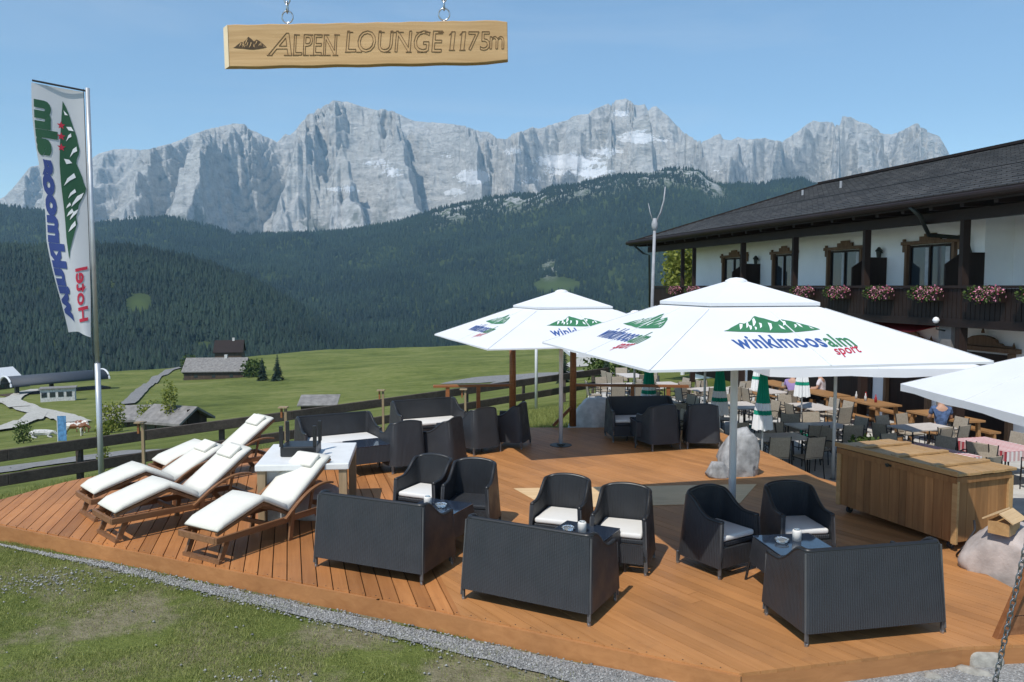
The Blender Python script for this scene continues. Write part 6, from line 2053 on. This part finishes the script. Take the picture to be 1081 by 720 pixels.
# folded green and white parasols
def folded_parasol():
    r = empty('folded_parasol', (0, 0, 0), 0, 'x', 'parasol', 'folded green and white parasols')
    m = MB(); m.tube([(0, 0, 0), (0, 0, 2.75)], .022, 8); m.build('pole', M['white_pole'], r, smooth=True)
    m = MB(); m.lathe([(.24, 0), (.25, .04), (.05, .08), (.04, .3)], 16); m.build('base', M['para_green'], r)
    def cone(z0, z1, ra, rb, mat, name):
        m = MB(); n = 28; vs = []
        for z, rr in ((z0, ra), ((z0 + z1) / 2, (ra + rb) / 2), (z1, rb)):
            for k in range(n):
                a = 2 * PI * k / n; q = rr * (1 + (.22 if k % 2 else -.12) * (1 if rr > .03 else 0))
                vs.append((q * math.cos(a), q * math.sin(a), z - (0.03 if (k % 4 == 0 and z == z0 and z0 < 1.2) else 0)))
        m.add(vs, [(i * n + k, i * n + (k + 1) % n, (i + 1) * n + (k + 1) % n, (i + 1) * n + k) for i in range(2) for k in range(n)])
        m.build(name, M[mat], r, norm=False)
    cone(1.62, 2.7, .12, .015, 'para_green', 'upper_cloth')
    cone(1.47, 1.618, .14, .122, 'white_print', 'white_band')
    cone(1.38, 1.468, .152, .142, 'para_green', 'green_band')
    cone(1.08, 1.378, .18, .154, 'white_print', 'white_hem')
    return r
FPz = None
for (pxp, ytip, Yp, lb) in ((806, 392, 16.3, 'standing directly behind the grey standing stone'), (760, 385, 18.2, 'standing left of the near umbrella pole'), (847, 385, 21.2, 'with white pole right of the grey standing stone'),
                         (801, 385, 22.5, 'half hidden behind the one at the grey standing stone'), (685, 380, 19.5, 'standing behind the brown railing')):
    p = at_y(pxp, 400, Yp)
    if FPz is None: FPz = folded_parasol(); o = FPz
    else: o = copy_tree(FPz)
    o.location = (p.x, p.y, TZ); o.rotation_euler = (0, 0, Yp)
    o['label'] = 'closed green and white parasol ' + lb

# ------------------------------------------------------------------ people sitting in the shade
def skin_body(name, joints, edges, radii, mat, parent, root=0, sub=2):
    me = bpy.data.meshes.new(name); me.from_pydata(joints, edges, [])
    o = bpy.data.objects.new(name, me); col.objects.link(o); o.parent = parent
    sk = o.modifiers.new('skin', 'SKIN')
    lay = me.skin_vertices[0].data if me.skin_vertices else None
    if lay is None:
        bm = bmesh.new(); bm.from_mesh(me); bm.verts.layers.skin.verify(); bm.to_mesh(me); bm.free(); lay = me.skin_vertices[0].data
    for i, r_ in enumerate(radii): lay[i].radius = (r_, r_) if not isinstance(r_, tuple) else r_; lay[i].use_root = (i == root)
    s = o.modifiers.new('sub', 'SUBSURF'); s.levels = sub; s.render_levels = sub
    me.materials.append(mat)
    return o
def seated_person(loc, rz, shirt, label):
    """sits facing -Y, seat at 0.45"""
    r = empty('person', loc, rz, label, 'person', 'guests seated under the balcony')
    J = [(0, .05, .52), (0, .07, .75), (0, .05, 1.0), (0, .02, 1.12), (0, -.0, 1.22), (0, -.02, 1.33)]
    E = [(0, 1), (1, 2), (2, 3), (3, 4), (4, 5)]; Rd = [.14, .12, (.15, .1), .055, .075, .085]
    for s in (-1, 1):
        n = len(J)
        J += [(s * .19, .04, 1.03), (s * .24, -.02, .8), (s * .2, -.25, .76), (s * .18, -.33, .765)]
        Rd += [.055, .042, .034, .03]; E += [(2, n), (n, n + 1), (n + 1, n + 2), (n + 2, n + 3)]
        n = len(J)
        J += [(s * .11, -.02, .52), (s * .14, -.42, .5), (s * .14, -.4, .1), (s * .14, -.54, .04)]
        Rd += [.08, .06, .042, .035]; E += [(0, n), (n, n + 1), (n + 1, n + 2), (n + 2, n + 3)]
    skin_body('body', J, E, Rd, M['skin'], r)
    J2 = [(0, .05, .54), (0, .07, .75), (0, .05, 1.0), (0, .03, 1.13)]; E2 = [(0, 1), (1, 2), (2, 3)]; R2 = [.155, .135, (.165, .115), .085]
    for s in (-1, 1):
        n = len(J2); J2 += [(s * .19, .04, 1.035), (s * .23, 0, .88)]; R2 += [.07, .06]; E2 += [(2, n), (n, n + 1)]
    skin_body('shirt', J2, E2, R2, shirt, r)
    J3 = [(0, .05, .5)]; R3 = [.15]; E3 = []
    for s in (-1, 1):
        n = len(J3); J3 += [(s * .11, -.02, .52), (s * .14, -.43, .505), (s * .14, -.4, .14)]; R3 += [.092, .072, .055]; E3 += [(0, n), (n, n + 1), (n + 1, n + 2)]
    skin_body('trousers', J3, E3, R3, M['trousers'], r)
    skin_body('hair', [(0, .02, 1.33), (0, .03, 1.39)], [(0, 1)], [.088, .085], M['hair'], r, sub=1)
    return r
M['lilac'] = simple('lilac shirt', (.28, .2, .4), .9); M['white_shirt'] = simple('white shirt', (.6, .55, .58), .9); M['blue_shirt'] = simple('blue shirt', (.06, .1, .2), .9, 0, .5, 14)
for (x, y, a, mt, lb) in ((8.85, 24.95, 2.6, 'lilac', 'person in a lilac shirt sitting under the balcony'), (9.75, 25.1, -2.2, 'white_shirt', 'person in a pale shirt sitting right of the lilac-shirted guest'),
                       (10.5, 19.35, 2.9, 'blue_shirt', 'person in a blue patterned shirt at the table behind the chest')):
    seated_person((x, y, TZ), a, M[mt], lb)

# ------------------------------------------------------------------ alp buildings in the meadow
def hut(name, px, py, L, W_, hw, hr, rz, label, roofm='shingle', wallm='barn_wood', over=0.5):
    p = ground_hit(px, py)
    r = empty(name, (p.x, p.y, p.z - 0.3), rz, label, 'hut', 'alpine huts in the meadow')
    m = MB(); m.prism([(-L / 2, -W_ / 2), (L / 2, -W_ / 2), (L / 2, W_ / 2), (-L / 2, W_ / 2)], 0, hw)
    for s in (-1, 1):
        m.slab([(s * L / 2, -W_ / 2, hw), (s * L / 2, W_ / 2, hw), (s * L / 2, 0, hr - .15)], (-s * .2, 0, 0))
    m.build('wall', M[wallm], r)
    m = MB(); sl = (hr - hw) / (W_ / 2)
    for s in (-1, 1):
        m.slab([(-L / 2 - over, 0, hr), (L / 2 + over, 0, hr), (L / 2 + over, s * (W_ / 2 + over), hw - sl * over), (-L / 2 - over, s * (W_ / 2 + over), hw - sl * over)], (0, 0, .2))
    rf_ = m.build('roof', M[roofm], r)
    if L > 6:
        m = MB(); m.box((L * .15, 0, hr + .3), (.7, .7, 1.2)); m.build('chimney', M['rock_pale'], rf_)
    for k in (-.3, 0, .3):
        m = MB(); m.box((L * k, -W_ / 2 - .03, hw * .5), (.9, .06, .8)); m.build('window', M['pane'], r)
    m = MB(); m.box((L / 2 + .03, 0, 1.1), (.06, 1.4, 2.0)); m.build('door', M['dark_timber_v'], r)
    return r
hut('hut', 136, 450, 3.9, 3.6, 1.4, 2.4, R(8), 'grey shingled hut at lower left, behind the flagpole')
hut('hut', 186, 452, 3.7, 3.3, 1.2, 2.1, R(-20), 'grey shingled hut with its dark gable end to the right')
hut('long_hut', 230, 399, 14.5, 8, 2.6, 5.4, R(6), 'long grey-roofed hut at the end of the track')
hut('dark_hut', 243, 385, 8, 8, 4.8, 8.0, R(12), 'dark brown hut just behind the long grey-roofed one', 'dark_timber')
hut('barn', 0, 411, 6, 6.5, 2.8, 5.2, R(70), 'barn with pale metal roof at the left edge of the picture', 'white_pole')
p = ground_hit(337, 437)
# low grey roof in the near meadow
r_ = empty('low_shed', (p.x, p.y, p.z), R(5), 'low flat-roofed grey shed below the fence, behind the slab table', 'shed')
m = MB(); m.box((0, 0, .45), (2.6, 1.6, .9)); m.build('wall', M['barn_wood'], r_)
m = MB(); m.box((0, 0, 1.1), (3.1, 2.1, .08), Matrix.Rotation(R(16), 3, 'X')); m.build('roof', M['shingle'], r_)
# chairlift valley station: dark barrel with pale hoop ends
p = ground_hit(60, 414)
ls = empty('lift_station', (p.x, p.y, p.z), R(50), 'dark barrel-roofed chairlift station with pale hoop end at left', 'lift station')
m = MB(); n = 12; Ls = 19.0
prof = [(3.1 * math.cos(PI * k / n), 1.9 * math.sin(PI * k / n) + 2.2) for k in range(n + 1)]
m.add([(x_, yy, z_) for x_ in (-Ls / 2, Ls / 2) for yy, z_ in prof], [(k, k + 1, n + 2 + k, n + 1 + k) for k in range(n)])
o = m.build('barrel_roof', simple('dark metal', (.05, .06, .075), .7, 0), ls, smooth=True, norm=False)
sol = o.modifiers.new('s', 'SOLIDIFY'); sol.thickness = .12
for x_ in (-Ls / 2, Ls / 2):
    m = MB(); m.tube([(x_, yy * 1.02, z_ + .02) for yy, z_ in prof], .2, 6); m.build('hoop', M['white_pole'], ls)
m = MB()
for x_ in (-Ls / 2 + 2, -1, Ls / 2 - 1): m.bar((x_, 0, -.5), (x_, 0, 3.6), .7, .7)
m.build('pillar', M['lamp_black'], ls)
m = MB(); m.box((0, 0, .1), (Ls + 1, 5, .5)); m.build('platform', M['barn_wood'], ls)
m = MB(); m.box((0, 0, 3.2), (Ls - 2, 1.6, .9)); m.build('machinery', M['lamp_black'], ls)
p = ground_hit(62, 423)
cbn = empty('lift_cabin', (p.x, p.y, p.z), R(24), 'small pale control cabin with grey flat roof before the lift station', 'cabin')
m = MB(); m.box((0, 0, 1.1), (5.4, 2.6, 2.4)); m.build('wall', M['rock_pale'], cbn)
m = MB(); m.box((0, 0, 2.38), (5.9, 3.1, .16)); m.build('roof', M['shingle'], cbn)
for k in range(4):
    m = MB(); m.box((-2.1 + k * 1.3, -1.32, 1.3), (.85, .05, .9)); m.build('window', M['pane'], cbn)

# blue banner and cows
p = ground_hit(66, 466)
bn = empty('blue_banner', (p.x, p.y, p.z), R(10), 'blue upright advertising banner in the meadow beside the cows', 'banner')
hB = 28 * p.y / F
m = MB(); m.box((0, 0, hB / 2), (hB * .3, .04, hB * .96)); m.build('cloth', simple('blue cloth', (.09, .24, .45), .7, 0, .5, 3), bn)
m = MB(); m.tube([(-hB * .16, 0, 0), (-hB * .16, 0, hB)], .04, 6); m.build('pole', M['white_pole'], bn)
def cow(px, py, rz, mat, label, lying=False):
    p = ground_hit(px, py)
    r = empty('cow', (p.x, p.y, p.z), rz, label, 'cow', 'cows grazing in the meadow')
    h = .62 if lying else 1.05
    J = [(-.75, 0, h), (-.3, 0, h - .03), (.3, 0, h - .02), (.7, 0, h + .03), (1.0, 0, h + .02), (1.2, 0, h - .15), (1.42, 0, h - .33)]
    Rd = [.26, .33, .33, .27, .16, .15, .08]; E = [(i, i + 1) for i in range(6)]
    for (x_, src, hind) in ((-.7, 0, True), (.6, 3, False)):
        for s in (-1, 1):
            n = len(J)
            if lying: J += [(x_, s * .25, .2), (x_ + .35, s * .3, .12)]; Rd += [.1, .06]; E += [(src, n), (n, n + 1)]
            elif hind: J += [(x_ + .12, s * .2, .72), (x_ - .1, s * .2, .42), (x_ - .02, s * .2, .04)]; Rd += [.13, .06, .05]; E += [(src, n), (n, n + 1), (n + 1, n + 2)]
            else: J += [(x_, s * .2, .68), (x_ + .02, s * .2, .38), (x_, s * .2, .04)]; Rd += [.1, .055, .05]; E += [(src, n), (n, n + 1), (n + 1, n + 2)]
    n = len(J); J += [(-1.02, 0, h + .05), (-1.12, 0, h - .45)]; Rd += [.04, .02]; E += [(0, n), (n, n + 1)]
    skin_body('body', J, E, Rd, mat, r, root=1, sub=1)
    m = MB()
    for s in (-1, 1): m.tube([(1.16, s * .1, h), (1.14, s * .22, h + .12)], .025, 5, .01)
    m.build('horns', M['rock_pale'], r)
    return r
cowm, t, b = newmat('brown and white hide')
cn_ = noise(t, coords(t), 1.4, 2); rr = ramp(t, [(.47, (.2, .07, .025)), (.5, (.7, .66, .6))], 'LINEAR'); t.links.new(cn_, rr.inputs[0]); t.links.new(rr.outputs[0], b.inputs['Base Color'])
cow(79, 461, R(10), cowm, 'brown and white cow standing right of the blue banner')
cow(87, 457, R(150), cowm, 'brown and white cow a little behind the one next to the banner')
cow(44, 463, R(20), M['rock_pale'], 'whitish cow lying in the grass left of the blue banner', True)

# ------------------------------------------------------------------ trees and shrubs
def conifer(px, py, hpx, label, seed, group='small conifers by the alpine huts'):
    p = ground_hit(px, py); h = hpx * p.y / F
    r = empty('conifer', (p.x, p.y, p.z - .1), 0, label, 'tree', group)
    m = MB(); m.tube([(0, 0, 0), (0, 0, h * .5), (0, 0, h * .97)], h * .022, 6, .02); m.build('trunk', M['bark'], r)
    rg = random.Random(seed); V, Fs, rn = [], [], []
    tiers = 15
    for i in range(tiers):
        f = i / tiers; z = h * (.1 + .88 * f); rad = h * .24 * (1 - f) ** .85 + h * .012
        nb_ = 13
        for k in range(nb_):
            a = 2 * PI * k / nb_ + rg.random(); rr_ = rad * rg.uniform(.6, 1.25); wv = rr_ * .34
            c_, s_ = math.cos(a), math.sin(a); n0 = len(V)
            V += [(0.03 * c_, .03 * s_, z + h * .03), (c_ * rr_ * .6 - s_ * wv, s_ * rr_ * .6 + c_ * wv, z - rr_ * .12), (c_ * rr_, s_ * rr_, z - rr_ * .42), (c_ * rr_ * .6 + s_ * wv, s_ * rr_ * .6 - c_ * wv, z - rr_ * .12)]
            Fs.append((n0, n0 + 1, n0 + 2, n0 + 3)); rn.append(rg.random())
    mesh_np('crown', np.array(V), np.array(Fs), M['conifer'], rnd=np.array(rn), parent=r)
conifer(277, 402, 26, 'dark young conifer right of the long hut', 1)
conifer(293, 402, 30, 'taller dark conifer at the right end of the hut group', 2)
conifer(197, 401, 16, 'small conifer in front of the left gable of the long hut', 3)
conifer(52, 392, 20, 'dark conifer at the meadow edge behind the lift station', 4)
conifer(60, 390, 15, 'smaller conifer right beside the one behind the lift station', 5)
conifer(38, 393, 16, 'small conifer at the meadow edge left of the lift station', 6)
conifer(640, 405, 34, 'dark conifer beyond the fence under the near umbrella edge', 8, 'conifers beyond the fence')
conifer(596, 404, 38, 'dark conifer beyond the fence behind the rear umbrella pole', 9, 'conifers beyond the fence')
conifer(652, 330, 10, 'x', 10) if False else None
def shrub(px, py, h, w_, label, seed, mat='shrub', n=700, group='shrubs around the fence', Yd=None, size=.05):
    p = ground_hit(px, py)
    r = empty('shrub', (p.x, p.y, p.z), 0, label, 'shrub', group)
    m = MB()
    for k in range(5):
        a = k * 1.26; m.tube([(0, 0, 0), (math.cos(a) * w_ * .2, math.sin(a) * w_ * .2, h * .5), (math.cos(a) * w_ * .32, math.sin(a) * w_ * .32, h * .85)], .012 + .01 * w_, 5, .006)
    m.build('stems', M['bark'], r)
    leafy('foliage', n, (w_, w_, h * 1.05), size, mat, r, seed, (0, 0, h * .55))
shrub(110, 500, 1.5, .34, 'tall thin yellow-green shrub right of the flagpole', 11, n=420)
shrub(118, 457, 2.6, 2.2, 'yellow-green bush at the left hut', 12, n=900, size=.13)
shrub(180, 453, 3.6, 1.2, 'slim yellow-green bush in front of the right hut', 13, n=700, size=.12)
shrub(160, 453, 2.2, 2.0, 'low yellow-green bush between the two huts', 14, n=700, size=.12)
shrub(200, 396, 5, 4, 'grey-green bush at the left of the long hut', 15, 'leaf_dark', 700, size=.35)
shrub(268, 398, 4, 5, 'grey-green bush at the right of the long hut', 16, 'leaf_dark', 700, size=.35)
shrub(25, 468, 1.8, 1.4, 'round green bush left of the lying cow', 17, 'leaf_dark', 500, size=.1)
shrub(690, 335, 2, 2, 'x', 18) if False else None
# tree showing between the far balcony posts
p = Vector((9.9, 46, 0)); zt = float(gz(p.x, p.y))
r_ = empty('birch', (p.x, p.y, zt), 0, 'light green tree seen between the far balcony posts of the inn', 'tree')
m = MB(); m.tube([(0, 0, 0), (.1, 0, 4), (0, .1, 5.2 - zt)], .12, 8, .04); m.build('trunk', M['white_pole'], r_)
leafy('crown', 3500, (2.2, 2.2, 4.4), .12, 'shrub', r_, 19, (0, 0, 3.3 - zt))
p = ground_hit(648, 398)
r_ = empty('shrub', (p.x + .5, p.y, p.z), 0, 'dark green bush beyond the fence at the far end of the inn', 'shrub', 'shrubs around the fence')
leafy('foliage', 2500, (6, 5, 5.4), .16, 'leaf_dark', r_, 22, (0, 0, 2.4))
m = MB(); m.tube([(0, 0, -.2), (0, 0, 2)], .12, 6); m.build('stems', M['bark'], r_)
